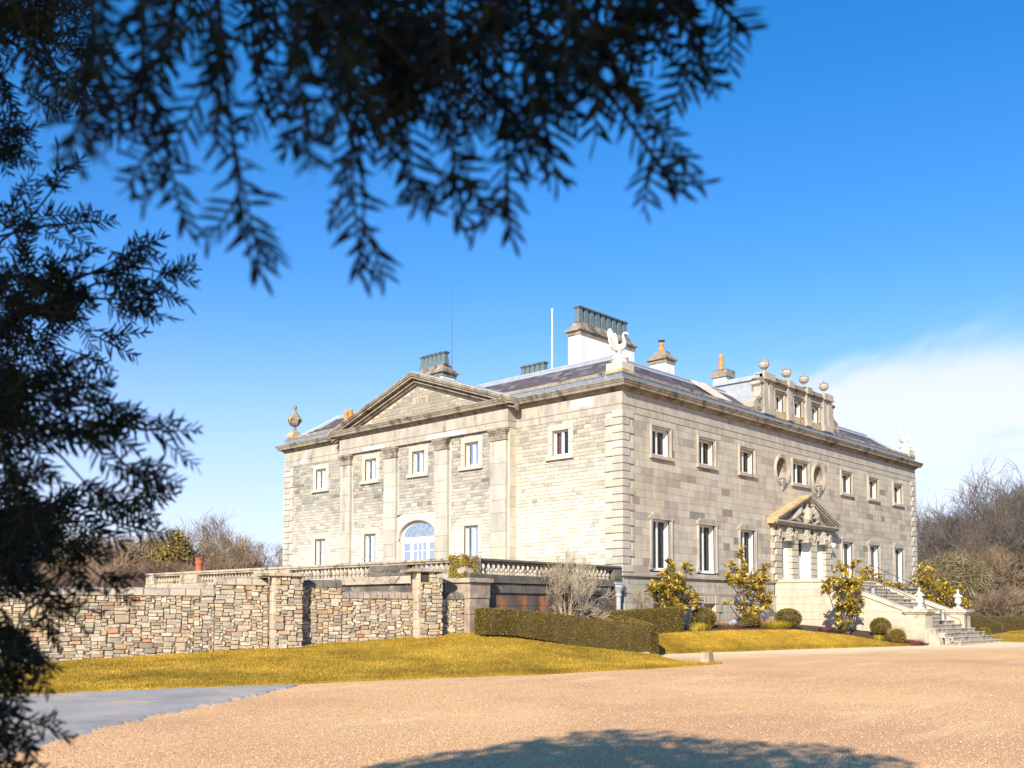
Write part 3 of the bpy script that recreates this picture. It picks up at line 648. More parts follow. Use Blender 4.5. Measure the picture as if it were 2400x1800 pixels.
# ---- chimney stacks
def stack(x0, x1, y0, y1, zb, zc, cap='tall', flues=(), body='white_render', capm='cornice_stone'):
    s = one(lambda m: m.box(x0, x1, y0, y1, zb, zc), 'chimney_stack', body, house)
    c = MB()
    if cap == 'tall':
        c.box(x0-.04, x1+.04, y0-.04, y1+.04, zc-.18, zc-.002); c.box(x0-.13, x1+.13, y0-.13, y1+.13, zc, zc+.07)
        lv = [(-.08, .07), (-.05, .13), (.02, .2), (.1, .27), (.14, .36), (.15, .44)]
        for (a, za), (b_, zb_) in zip(lv, lv[1:]):
            c.hexa([(x0+a, y0+a, zc+za), (x1-a, y0+a, zc+za), (x1-a, y1-a, zc+za), (x0+a, y1-a, zc+za), (x0+b_, y0+b_, zc+zb_), (x1-b_, y0+b_, zc+zb_), (x1-b_, y1-b_, zc+zb_), (x0+b_, y1-b_, zc+zb_)])
        top = zc+.44
    else:
        c.box(x0-.1, x1+.1, y0-.1, y1+.1, zc, zc+.33); c.hexa([(x0-.12, y0-.12, zc+.33), (x1+.12, y0-.12, zc+.33), (x1+.12, y1+.12, zc+.33), (x0-.12, y1+.12, zc+.33), (x0+.15, y0+.15, zc+.42), (x1-.15, y0+.15, zc+.42), (x1-.15, y1-.15, zc+.42), (x0+.15, y1-.15, zc+.42)]); top = zc+.40
    c.build('chimney_cap', capm, s)
    for kind, x, y, h in flues:
        m = MB()
        if kind == 'metal':
            for za, zb_, r0, r1 in ((0, h-.10, .155, .115), (h-.10, h-.06, .15, .15), (h-.06, h, .18, .18)):
                m.hexa([(x-r0, y-r0, top+za), (x+r0, y-r0, top+za), (x+r0, y+r0, top+za), (x-r0, y+r0, top+za), (x-r1, y-r1, top+zb_), (x+r1, y-r1, top+zb_), (x+r1, y+r1, top+zb_), (x-r1, y+r1, top+zb_)])
            m.build('chimney_pot', 'pot_metal', s)
        else:
            m.lathe([(.155, -.05), (.15, .08), (.12, h*.5), (.105, h*.74), (.13, h*.78), (.13, h*.82), (.11, h*.86), (.115, h)], (x, y, top), 12); m.build('chimney_pot', 'terracotta', s, smooth=True)
            if kind == 'capped': one(lambda m: m.lathe([(.1, 0), (.1, .08), (.17, .1), (.17, .14)], (x, y, top+h), 12), 'pot_cap', 'dark_metal', s)
    return s
stack(3.0, 6.9, 4.45, 5.15, 11.9, 13.82, flues=[('metal', 3.28+.40*i, 4.78, .72) for i in range(9)])
stack(8.8, 9.5, 4.0, 4.95, 11.9, 13.6, flues=[('capped', 9.1, 4.45, .42)])
stack(12.5, 13.1, 3.0, 3.7, 11.9, 13.24, cap='low', flues=[('clay', 12.72, 3.4, .78)])
stack(2.0, 2.85, 12.1, 13.95, 11.9, 13.08, flues=[('metal', 2.3, 12.3+.30*i, .62) for i in range(6)])
stack(6.6, 7.2, 10.0, 11.4, 11.9, 13.0, flues=[('metal', 6.9, 10.0+.33*i, .66) for i in range(5)])
stack(1.15, 1.65, 18.15, 19.05, 10.9, 11.0, cap='low', flues=[('clay', 1.4, 18.42, .66), ('clay', 1.4, 18.78, .66)])

# ---- attic storey over the entrance
FA = frame((.15, .1, 0), (1, 0, 0), (0, -1, 0)); ax0, ax1 = 10.5, 17.5
att = one(lambda m: (m.box(ax0+.2, ax1+.1, .42, 2.6, 10.75, 12.32), m.box(ax0+.10, ax1+.20, .12, 2.6, 12.325, 12.52), m.box(ax0+.17, ax0+.24, .11, .42, 10.75, 12.324), m.box(ax1+.06, ax1+.13, .11, .42, 10.75, 12.324)), 'attic_storey', 'lead_pale', house)
ah = [(11.68, 12.72, 11.05, 12.0), (13.5, 14.54, 11.05, 12.0), (15.32, 16.36, 11.05, 12.0)]
b = MB(); holed_plane(b, FA, ax0, ax1, 10.7, 12.35, ah, -.004); b.build('attic_wall', 'mortar_grey', house)
masonry(coursed(ax0, ax1, 10.98, 12.32, .27, .4, .8, ah), FA, -.05, .01, .008, lambda r: jit(random.choice([(.42, .35, .26), (.40, .31, .22), (.44, .38, .29)]), .07), 'attic_block', 'attic_rest', 'ashlar', att)
for h in ah:
    window(FA, (h[0]+h[1])/2, .78, 11.08, 11.86, sw=.13, dep=.16, sill=False, right='shutter')
    one(lambda m: (m.fbox(FA, h[0]-.03, h[1]+.03, 12.0, 12.05, -.02, .16)), 'window_hood', 'trim_stone', house)
for a, c in ((10.53, 10.90), (11.05, 11.42), (12.86, 13.28), (14.72, 15.14), (16.56, 16.93), (17.05, 17.42)):
    one(lambda m: (m.fbox(FA, a, c, 11.0, 12.24, -.02, .16), m.fbox(FA, a-.04, c+.04, 10.72, 11.0, -.02, .20), m.fbox(FA, a-.02, c+.02, 12.24, 12.29, -.02, .19), m.fbox(FA, a-.05, c+.05, 12.36, 12.62, -.3, .25), m.fbox(FA, a-.08, c+.08, 12.29, 12.36, -.1, .28)), 'attic_pilaster', 'trim_stone', house)
one(lambda m: (m.fbox(FA, ax0-.06, ax1+.06, 12.295, 12.34, -.35, .14), m.fbox(FA, ax0-.1, ax1+.1, 12.34, 12.38, -.4, .20), m.fbox(FA, ax0-.02, ax1+.02, 12.38, 12.56, -.25, .12)), 'attic_cornice', 'cornice_stone', house)
one(lambda m: (m.fbox(FA, ax0, ax1, 10.702, 10.97, -.1, .08)), 'attic_plinth', 'gold_stone', house)
def volute(xe, s):
    pts = [(0, 12.22), (.30, 12.2), (.34, 12.05), (.20, 11.95), (.17, 11.75), (.30, 11.5), (.62, 11.35), (.85, 11.12), (.84, 10.9), (.66, 10.74), (.3, 10.71), (0, 10.71)]
    n = len(pts); b = MB(); V = [(xe+s*x, -.02, z) for x, z in pts]+[(xe+s*x, .42, z) for x, z in pts]
    b.add(V, [tuple(range(n)), tuple(range(n, 2*n))[::-1]]+[(i, (i+1) % n, n+(i+1) % n, n+i) for i in range(n)])
    v = b.build('scroll_bracket', 'trim_stone', house)
    sp = []
    for i in range(44):
        t = i/43; r = .04+.27*t; a = t*4*math.pi+1.2; sp.append((xe+s*(.42+r*math.cos(a)), -.04, 11.06+r*.95*math.sin(a)))
    one(lambda m: (m.tube(sp, .026, 5), m.tube([(xe+s*.1, -.04, 11.9), (xe+s*.1, -.04, 11.6), (xe+s*.2, -.04, 11.4), (xe+s*.42, -.04, 11.33)], .03, 5), m.tube([(xe+s*.0, -.03, 12.12), (xe+s*.3, -.03, 12.12)], .07, 8)), 'scroll_carving', 'cornice_stone', v)
volute(ax0+.17, -1); volute(ax1+.13, 1)

# ---- the doorcase: rusticated piers, keystone masks, bracketed pediment
dz0, dz1 = 3.10, 5.40
for a, c, so in ((DC-2.95, DC-2.2, 0), (DC-1.3, DC-.62, 1), (DC+.62, DC+1.3, 1), (DC+2.2, DC+2.95, 0)):
    z = dz0; k = 0; core = one(lambda m: m.fbox(FF, a+.03, c-.03, dz0, 5.66, -.3, .10), 'door_pier', 'mortar_grey', house)
    while z < 5.38:
        e = (.0 if k % 2 else .16) if so == 0 else 0
        a1, c1 = (a+e, c) if a < DC-2 else (a, c-e) if a > DC+2 else (a, c)
        one(lambda m: m.block(FF, a1, c1, z+.016, min(z+.287, 5.40)-.004, -.3, .19, .02, jit((.50, .44, .335), .07)), 'rusticated_block', 'ashlar', core); z += .29; k += 1
def face(m, x, z, o, sc=1.):
    """a carved mask: brow, nose, cheeks and beard standing out from a keystone"""
    seg = 10; V = []
    for j in range(7):
        t = math.pi*(j+.5)/7
        for i in range(seg):
            a = math.pi*i/(seg-1); V.append(FF(x-.13*sc*math.sin(t)*math.cos(a), z+.21*sc*math.cos(t), o+.17*sc*math.sin(t)*math.sin(a)))
    m.add(V, [(j*seg+i, j*seg+i+1, (j+1)*seg+i+1, (j+1)*seg+i) for j in range(6) for i in range(seg-1)])
    for du, dz_, w, h, d in ((0, .0, .028, .07, .21), (-.055, .055, .05, .018, .175), (.055, .055, .05, .018, .175), (0, -.075, .05, .015, .185), (0, -.17, .07, .09, .14), (-.12, .1, .03, .12, .09), (.12, .1, .03, .12, .09), (0, .17, .11, .05, .13)):
        m.fbox(FF, x+(du-w)*sc, x+(du+w)*sc, z+(dz_-h)*sc, z+(dz_+h)*sc, o, o+d*sc)
for a, c in ((DC-2.2, DC-1.3), (DC-.62, DC+.62), (DC+1.3, DC+2.2)):
    n = 5; w_ = (c-a)/n
    for i in range(n): one(lambda m: m.block(FF, a+w_*i, a+w_*(i+1)-.008, 5.10, 5.60, -.3, .19, .015, jit((.48, .435, .35), .07)), 'arch_stone', 'ashlar', house)
for x in (DC-1.75, DC, DC+1.75):
    one(lambda m: (m.hexa([FF(x-.10, 4.96, -.1), FF(x+.10, 4.96, -.1), FF(x+.10, 4.96, .25), FF(x-.10, 4.96, .25), FF(x-.17, 5.64, -.1), FF(x+.17, 5.64, -.1), FF(x+.17, 5.64, .27), FF(x-.17, 5.64, .27)]), face(m, x, 5.28, .25, 1.25)), 'keystone_mask', 'trim_stone', house)
for x in (DC-2.55, DC-.96, DC+.96, DC+2.55):
    def ox(m):
        face(m, x, 5.42, .17, .75)
        for s in (-1, 1): m.tube([FF(x+s*.05, 5.52, .25), FF(x+s*.16, 5.58, .27), FF(x+s*.20, 5.66, .24)], [.035, .03, .015], 6)
        m.tube([FF(x, 5.30, .22), FF(x, 5.16, .24), FF(x-.02, 5.06, .2)], [.06, .05, .015], 6)
    one(ox, 'carved_trophy', 'trim_stone', house)
# door and its side lights
dr = one(lambda m: (m.fbox(FF, DC-.61, DC-.54, dz0, 5.1, -.36, -.20), m.fbox(FF, DC+.54, DC+.61, dz0, 5.1, -.36, -.20), m.fbox(FF, DC-.54, DC+.54, 5.02, 5.1, -.36, -.20), m.fbox(FF, DC-.54, DC+.54, 4.30, 4.36, -.34, -.22),
    m.fbox(FF, DC-.54, DC+.54, dz0, 4.30, -.33, -.27), m.fbox(FF, DC-.45, DC-.05, 3.25, 3.65, -.28, -.25), m.fbox(FF, DC+.05, DC+.45, 3.25, 3.65, -.28, -.25), m.fbox(FF, DC-.45, DC-.05, 3.78, 4.2, -.28, -.25), m.fbox(FF, DC+.05, DC+.45, 3.78, 4.2, -.28, -.25)), 'front_door', 'white_paint', house)
b = MB(); b.add([FF(DC-.54, 4.36, -.28), FF(DC+.54, 4.36, -.28), FF(DC+.54, 5.02, -.28), FF(DC-.54, 5.02, -.28)], [(0, 1, 2, 3)]); b.build('fanlight_pane', 'glass', dr)
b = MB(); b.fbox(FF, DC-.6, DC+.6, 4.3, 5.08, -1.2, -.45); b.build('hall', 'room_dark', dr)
one(lambda m: (m.lathe([(.0, -.02), (.03, 0), (.03, .05), (0, .07)], FF(DC-.02, 4.0, -.24), 8)), 'door_knob', 'dark_metal', dr)
one(lambda m: (m.fbox(FF, DC-.66, DC-.612, dz0, 5.1, -.4, .15), m.fbox(FF, DC+.612, DC+.66, dz0, 5.1, -.4, .15)), 'door_lining', 'white_paint', house)
for x in (DC-1.75, DC+1.75): window(FF, x, .886, 3.15, 5.1, sw=0, dep=.22, sill=False, lining='white_paint', right='shutter')
# pediment of the doorcase
pw = 3.22; pz0, pz1, pa = 5.66, 5.86, 7.12
one(lambda m: (m.fbox(FF, DC-pw+.12, DC+pw-.12, pz0, pz0+.06, -.02, .36), m.fbox(FF, DC-pw+.04, DC+pw-.04, pz0+.06, pz0+.13, -.02, .46), m.fbox(FF, DC-pw, DC+pw, pz0+.13, pz1, -.02, .52)), 'door_cornice', 'trim_stone', house)
def zd(x): return pa-(pa-pz1)*abs(x-DC)/pw
for s in (-1, 1):
    def rk(m):
        for d0, d1, oo in ((0, .06, .56), (.06, .13, .51), (.13, .22, .42), (.22, .27, .34)):
            x0, x1 = DC, DC+s*(pw+.03)
            P = [FF(x0, zd(x0)-d1+.12, -.02), FF(x1, zd(x1)-d1+.12, -.02), FF(x1, zd(x1)-d1+.12, oo), FF(x0, zd(x0)-d1+.12, oo), FF(x0, zd(x0)-d0+.12, -.02), FF(x1, zd(x1)-d0+.12, -.02), FF(x1, zd(x1)-d0+.12, oo), FF(x0, zd(x0)-d0+.12, oo)]
            m.hexa(P)
    one(rk, 'door_raking_cornice', 'gold_stone' if s < 0 else 'trim_stone', house)  # golden left slope: sunlight on its top painted into the colour
b = MB(); b.hexa([FF(DC-pw+.2, pz1, -.02), FF(DC+pw-.2, pz1, -.02), FF(DC+pw-.2, pz1, .12), FF(DC-pw+.2, pz1, .12), FF(DC-.02, pa-.1, -.02), FF(DC+.02, pa-.1, -.02), FF(DC+.02, pa-.1, .12), FF(DC-.02, pa-.1, .12)]); dt = b.build('door_tympanum', 'trim_stone', house)
def beast(m, s):
    f = lambda u, z, o=.3: FF(DC+s*u, z, o)
    m.tube([f(1.55, 5.98, .2), f(1.25, 6.1, .26), f(.95, 6.3, .3), f(.72, 6.52, .3), f(.62, 6.62, .28)], [.05, .15, .19, .16, .07], 8)
    m.tube([f(.66, 6.55, .3), f(.60, 6.74, .31), f(.50, 6.80, .33), f(.40, 6.76, .33)], [.12, .10, .09, .03], 8)
    m.tube([f(.8, 6.45, .35), f(.55, 6.38, .38), f(.42, 6.5, .38)], [.07, .055, .03], 6)
    m.tube([f(.85, 6.3, .32), f(.62, 6.14, .36), f(.45, 6.2, .36)], [.07, .05, .03], 6)
    m.tube([f(1.2, 6.1, .3), f(.95, 5.98, .36), f(.7, 5.93, .36)], [.1, .07, .05], 6)
    m.tube([f(1.3, 6.05, .26), f(1.6, 5.97, .26), f(1.9, 5.95, .24)], [.08, .06, .04], 6)
    m.tube([f(1.45, 6.05, .2), f(1.55, 6.22, .2), f(1.42, 6.30, .2), f(1.36, 6.2, .2)], [.035, .03, .03, .02], 5)
one(lambda m: beast(m, -1), 'carved_beast', 'trim_stone', dt); one(lambda m: beast(m, 1), 'carved_beast', 'trim_stone', dt)
one(lambda m: (m.tube([FF(DC, 5.9, .2), FF(DC, 6.1, .3), FF(DC+.02, 6.35, .34), FF(DC, 6.55, .32), FF(DC, 6.66, .26)], [.14, .24, .24, .2, .09], 9), m.tube([FF(DC, 6.62, .28), FF(DC, 6.74, .3), FF(DC, 6.86, .27), FF(DC, 6.95, .2)], [.08, .11, .09, .04], 8),
    [m.tube([FF(DC+q, 6.5-.03*abs(q*10), .5-abs(q)), FF(DC+q*1.1, 6.2, .52-abs(q)), FF(DC+q*.9, 5.95, .42-abs(q))], .03, 5) for q in (-.16, -.08, 0, .08, .16)]), 'carved_figure', 'trim_stone', dt)

# ---- arched window in the middle of the side front
AY, AR, AZ = 11.14, 1.26, 4.96
n = 24; arc = [(math.cos(math.pi*i/n), .61*math.sin(math.pi*i/n)) for i in range(n+1)]
b = MB(); V = [FM(AY+AR*c, AZ+AR*s, .0) for c, s in arc]+[FM(AY+max(-1.5, min(1.5, c*2.1)), min(6.05, AZ+s*2.1), .0) for c, s in arc]
b.add(V, [(i, i+1, n+2+i, n+1+i) for i in range(n)], (.66, .60, .48))
for s in (-1, 1):
    lo, hi = sorted((AY+s*AR, AY+s*1.5)); z = 2.6
    while z < AZ-.01:
        zq = min(z+.48, AZ); b.fbox(FM, lo, hi, z+.003, zq-.003, -.05, .0, jit((.64, .58, .46), .06)); z = zq
b.build('arch_wall', 'ashlar', house)
b = MB(); V = []
for r, o in ((AR, -.22), (AR, .0), (AR+.02, .04), (AR+.22, .04), (AR+.24, 0)): V += [FM(AY+r*c, AZ+r*s, o) for c, s in arc]
b.add(V, [(j*(n+1)+i, j*(n+1)+i+1, (j+1)*(n+1)+i+1, (j+1)*(n+1)+i) for j in range(4) for i in range(n)])
for s in (-1, 1):
    lo, hi = sorted((AY+s*(AR+.24), AY+s*AR)); b.fbox(FM, lo, hi, AZ-.12, AZ-.003, -.22, .06); b.fbox(FM, lo+.01, hi-.01, 2.6, AZ-.12, -.22, .03)
b.build('arch_moulding', 'pale_stone', house)
aw = MB(); d = -.16
V = []
for r, o in ((AR-.17, d), (AR, d), (AR, d-.06), (AR-.17, d-.06)): V += [FM(AY+r*c, AZ+r*s, o) for c, s in arc]
aw.add(V, [(j*(n+1)+i, j*(n+1)+i+1, ((j+1) % 4)*(n+1)+i+1, ((j+1) % 4)*(n+1)+i) for j in range(4) for i in range(n)])
aw.fbox(FM, AY-AR, AY+AR, AZ-.24, AZ+.04, d-.06, d+.01)
for p, q in ((AY-AR, AY-AR+.17), (AY+AR-.17, AY+AR), (AY-.62, AY-.44), (AY+.44, AY+.62)): aw.fbox(FM, p, q, 2.6, AZ-.24, d-.06, d+.006)
for z in (2.6, 3.15, 3.7, 4.25): aw.fbox(FM, AY-AR+.17, AY+AR-.17, z+.11, z+.145, d-.04, d)
for p in (-.155, .155): aw.fbox(FM, AY+p-.02, AY+p+.02, 2.6, AZ-.24, d-.04, d-.001)
aw = aw.build('arched_window', 'white_paint', house)
for p, q in ((AY-AR+.17, AY-.62), (AY-.44, AY+.44), (AY+.62, AY+AR-.17)):
    b = MB(); b.add([FM(p, 2.6, d-.03), FM(q, 2.6, d-.03), FM(q, AZ-.24, d-.03), FM(p, AZ-.24, d-.03)], [(0, 1, 2, 3)]); b.build('pane', 'glass', aw)
b = MB(); b.add([FM(AY+(AR-.17)*c, AZ+.04+(AR-.19)*s, d-.03) for c, s in arc], [tuple(range(n+1))]); b.build('fanlight_pane', 'glass', aw)
def fan(m):
    T = lambda *p: m.tube([FM(AY+u*1.1, AZ+.04+z*.66, d-.02) for u, z in p], .012, 4)
    for r in (.52, .78): T(*[(r*math.cos(math.pi*i/14), r*math.sin(math.pi*i/14)) for i in range(15)])
    for a in (25, 50, 75, 105, 130, 155): T((.12*math.cos(math.radians(a)), .05), (.97*math.cos(math.radians(a)), .97*math.sin(math.radians(a))))
    T((-.16, 0), (-.16, .9)); T((.16, 0), (.16, .9)); T((-.3, .38), (.3, .38)); T((-.3, .55), (.3, .55)); T((-.5, 0), (-.16, .5)); T((.5, 0), (.16, .5))
one(fan, 'fanlight_tracery', 'lead_pale', aw)
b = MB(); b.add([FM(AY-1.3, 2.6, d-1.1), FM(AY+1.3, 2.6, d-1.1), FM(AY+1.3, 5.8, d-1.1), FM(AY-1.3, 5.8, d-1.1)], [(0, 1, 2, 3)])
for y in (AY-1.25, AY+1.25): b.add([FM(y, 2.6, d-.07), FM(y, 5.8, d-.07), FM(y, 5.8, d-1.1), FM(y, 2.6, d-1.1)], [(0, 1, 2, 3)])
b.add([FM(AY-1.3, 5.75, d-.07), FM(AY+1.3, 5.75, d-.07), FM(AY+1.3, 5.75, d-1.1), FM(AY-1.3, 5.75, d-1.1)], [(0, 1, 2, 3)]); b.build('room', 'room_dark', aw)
# ---- rainwater pipe at the near corner
one(lambda m: (m.lathe([(.09, 0), (.09, 1.3), (.12, 1.32), (.12, 1.42), (.10, 1.44), (.20, 1.66), (.20, 1.74)], (-.42, -.12, .9), 12), m.box(-.6, -.1, -.16, .05, 2.66, 2.74)), 'rainwater_pipe', 'lead_pale', house)

# ================================================================ ROOFTOP ORNAMENTS (things of their own)
def swan(x, y, z, sc, label, rz=0.):
    t = thing('swan_statue', label, 'statue', (x, y, z), 'white swan statues on the corners of the roof')
    ped = MB(); e = .38
    ped.box(x-e, x+e, y-e, y+e, z-.40, z-.0, (1, 1, 1)); ped.build('pedestal', 'pale_stone', t)
    one(lambda m: m.box(x-e-.035, x+e+.035, y-e-.035, y+e+.035, z-.40, z-.28), 'pedestal_base', 'gold_stone', t)
    one(lambda m: m.lathe([(.29, 0), (.29, .16), (.33, .18), (.34, .22), (.33, .26), (.25, .29), (.1, .33)], (x, y, z), 20), 'drum', 'white_statue', t)
    c, s_ = math.cos(rz), math.sin(rz)
    def G(a, b_, h): a, b_, h = a*sc, b_*sc, h*sc; return (x+a*c-b_*s_, y+a*s_+b_*c, z+.28+h)
    one(lambda m: m.tube([G(.34, 0, .36), G(.22, 0, .36), G(.06, 0, .38), G(-.08, 0, .42), G(-.17, 0, .50), G(-.20, 0, .62), G(-.17, 0, .76), G(-.13, 0, .90), G(-.16, 0, 1.0), G(-.24, 0, 1.03), G(-.32, 0, .98), G(-.37, 0, .90)], [.02, .08, .14, .14, .11, .07, .05, .042, .042, .042, .045, .012], 10), 'body', 'white_statue', t, smooth=True)
    for s in (-1, 1):
        one(lambda m: m.tube([G(0, s*.06, .3), G(.01, s*.07, .14), G(-.01, s*.07, 0)], [.05, .03, .04], 7), 'leg', 'white_statue', t)
        w_ = MB(); o = [(.06, .34), (.20, .26), (.36, .36), (.47, .58), (.52, .82), (.48, 1.02), (.38, 1.16), (.30, 1.05), (.20, .84), (.12, .62), (.07, .48)]; k = len(o)
        dep = lambda b_, h: .10+.50*b_+(.05 if h > .9 else 0)
        fr_ = [G(dep(b_, h)-.035, s*b_, h) for b_, h in o]; bk = [G(dep(b_, h)+.035, s*b_, h) for b_, h in o]
        w_.add(fr_+bk, [tuple(range(k)), tuple(range(k, 2*k))[::-1]]+[(i, (i+1) % k, k+(i+1) % k, k+i) for i in range(k)])
        for q in range(7):
            e = [(.38, 1.16), (.45, 1.06), (.50, .94), (.52, .80), (.50, .66), (.45, .52), (.38, .40)][q]; i0 = (.09+.02*q, .52-.03*q); mm = ((e[0]+i0[0])/2, (e[1]+i0[1])/2+.03)
            w_.tube([G(dep(*c)-.035, s*c[0], c[1]) for c in (i0, mm, e)], [.016, .022, .014], 4)
        w_.build('wing', 'white_statue', t)
swan(.36, .36, 11.12, .9, 'white swan statue with raised wings on the near corner of the roof', rz=math.radians(112))
swan(28.1, .36, 11.12, .85, 'small white swan statue on the far right corner of the roof', rz=math.radians(112))
t = thing('urn_finial', 'tall brown carved stone urn on the far left corner of the roof', 'urn', (.35, 21.9, 10.85))
one(lambda m: (m.box(.05, .65, 21.6, 22.2, 10.84, 11.0), m.box(.12, .58, 21.67, 22.13, 11.0, 11.12)), 'pedestal', 'gold_stone', t)
one(lambda m: m.lathe([(.22, 0), (.2, .05), (.1, .12), (.085, .28), (.11, .34), (.2, .38), (.29, .5), (.32, .68), (.29, .84), (.2, .98), (.11, 1.1), (.075, 1.22), (.1, 1.32), (.105, 1.4), (.06, 1.48), (0, 1.5)], (.35, 21.9, 11.12), 24, lob=8, la=.08), 'urn_body', 'cornice_stone', t)
one(lambda m: [m.tube([(.35+.33*math.cos(a), 21.9+.33*math.sin(a), 11.9), (.35+.36*math.cos(a+.35), 21.9+.36*math.sin(a+.35), 11.74), (.35+.33*math.cos(a+.7), 21.9+.33*math.sin(a+.7), 11.9)], .045, 5) for a in [i*math.pi/3 for i in range(6)]], 'urn_swag', 'gold_stone', t)
for x, nm in ((10.85, 'first from the left'), (12.98, 'second from the left'), (14.75, 'third from the left'), (16.88, 'rightmost')):
    t = thing('attic_urn', 'round brown stone urn on the attic parapet above the door, '+nm, 'urn', (x, .1, 12.56), 'round stone urns along the attic parapet')
    cx, cy = x+.02, .02
    one(lambda m: m.lathe([(.11, 0), (.11, .05), (.05, .08), (.045, .14), (.08, .18), (.18, .25), (.235, .36), (.235, .45), (.20, .50)], (cx, cy, 12.6), 20, lob=10, la=.03), 'bowl', 'trim_stone', t, smooth=False)
    one(lambda m: m.lathe([(.22, .50), (.21, .54), (.12, .58), (.05, .61), (.025, .64), (.035, .68), (.0, .73)], (cx, cy, 12.6), 20), 'lid', 'cornice_stone', t)
one(lambda m: (m.tube([(7.6, 10.05, 11.95), (7.6, 10.05, 16.9)], [.05, .035], 8)), 'flagpole', 'white_paint')
fp = bpy.data.objects['flagpole']; tag(fp, 'thin white flagpole standing on the roof left of the big chimney', 'flagpole')
one(lambda m: m.lathe([(.02, 0), (.07, .03), (.07, .08), (0, .12)], (7.6, 10.05, 16.88), 10), 'finial', 'white_paint', fp)
an = one(lambda m: m.tube([(2.4, 11.9, 12.9), (2.4, 11.9, 17.3)], [.018, .007], 5), 'radio_aerial', 'dark_metal'); tag(an, 'thin whip aerial rising beside the left chimney', 'aerial')
sc_ = thing('security_camera', 'small white dome camera at the right end of the doorcase', 'camera', (17.0, -.2, 4.95))
one(lambda m: m.lathe([(.0, -.14), (.07, -.12), (.1, -.06), (.11, 0)], (17.0, -.32, 4.98), 14), 'dome', 'camera_white', sc_, smooth=True)
one(lambda m: (m.lathe([(.13, 0), (.13, .05), (.04, .1)], (17.0, -.32, 4.98), 14), m.tube([(17.0, -.32, 5.06), (17.0, -.05, 5.1)], .035, 7)), 'bracket', 'camera_white', sc_)

# ================================================================ ENTRANCE STAIR
st = thing('entrance_stair', 'pale stone staircase with solid parapets rising to the front door', 'staircase', (14.2, -5.5, .3))
SX0, SX1 = 11.6, 16.8; YT, YB = -2.4, -8.0; NS = 17; zf, zg = 3.08, .33
def zpar(y): return 3.12+(1.74-3.12)*(YT-y)/(YT+6.1) if y < YT else 3.12
def steps_fn():
    h = (zf-zg)/NS; r = (YT-YB)/NS
    for i in range(NS):
        y0 = YB+r*i; z1 = zg+h*(i+1)
        x0, x1 = (SX0+.45, SX1-.45) if y0 > -6.75 else (SX0+.75-.1*i, SX1+.35-.12*i)
        if i == 0: x0, x1 = 12.0, 17.2
        if i in (1, 2): x0, x1 = 12.1, 16.98
        s = MB(); s.block(frame((0, y0, 0), (1, 0, 0), (0, -1, 0)), x0, x1, z1-.055, z1, -r-.05, .03, .012); s.block(frame((0, y0, 0), (1, 0, 0), (0, -1, 0)), x0+.02, x1-.02, max(.1, z1-h*3), z1-.056, -r-.30, .0, .004)
        s.build('step', 'step_stone', st)
steps_fn()
FS = frame((SX0, 0, 0), (0, -1, 0), (-1, 0, 0)); FS2 = frame((SX1, 0, 0), (0, -1, 0), (1, 0, 0)); FS3 = frame((SX1-.45, 0, 0), (0, -1, 0), (-1, 0, 0))
for fr, nm, zb in ((FS, 'left_parapet', .3), (FS2, 'right_parapet', .3), (FS3, 'right_parapet_inner', 1.0)):
    b = MB(); yv = 6.05; t_ = -.22 if fr is not FS3 else -.02
    V = [fr(0, zb, -.005), fr(yv, zb, -.005), fr(yv, zpar(-yv)-.02, -.005), fr(2.4, 3.05, -.005), fr(0, 3.05, -.005)]; V2 = [fr(0, zb, t_*2), fr(yv, zb, t_*2), fr(yv, zpar(-yv)-.02, t_*2), fr(2.4, 3.05, t_*2), fr(0, 3.05, t_*2)]
    b.add(V+V2, [(0, 1, 2, 3, 4), (9, 8, 7, 6, 5)]+[(i, (i+1) % 5, 5+(i+1) % 5, 5+i) for i in range(5)]); pw_ = b.build('parapet_wall', 'mortar_pale', st)
    rs = []
    for r in coursed(0, 6.02, .3, 3.05, .34, .7, 1.5, []):
        top = min(zpar(-r[0]), zpar(-r[1]))-.12; bot = 0
        if r[2] < top-.05 and r[3] > zb: rs.append((r[0], r[1], r[2], min(r[3], top)))
    masonry(rs, fr, -.03, .012, .010, lambda r: jit((.53, .455, .345), .07), 'parapet_block', 'parapet_rest', 'ashlar', pw_, ch=.004)
for x0 in (SX0, SX1-.45):
    cuts = [-2.35, -3.3, -4.25, -5.2, -6.05]
    for a, c in zip(cuts, cuts[1:]):
        P = lambda y, x, dz: (x, y, zpar(y)+dz)
        one(lambda m: (m.hexa([P(a-.004, x0-.06, -.10), P(a-.004, x0+.51, -.10), P(c, x0+.51, -.10), P(c, x0-.06, -.10), P(a-.004, x0-.02, .06), P(a-.004, x0+.47, .06), P(c, x0+.47, .06), P(c, x0-.02, .06)])), 'parapet_coping', 'stair_stone', st)
    one(lambda m: m.box(x0-.06, x0+.51, -2.35, -.1, 3.0, 3.14), 'parapet_coping', 'stair_stone', st)
one(lambda m: m.box(SX0+.45, SX1-.45, -2.4, 0, 2.9, 3.085), 'landing', 'stair_stone', st)
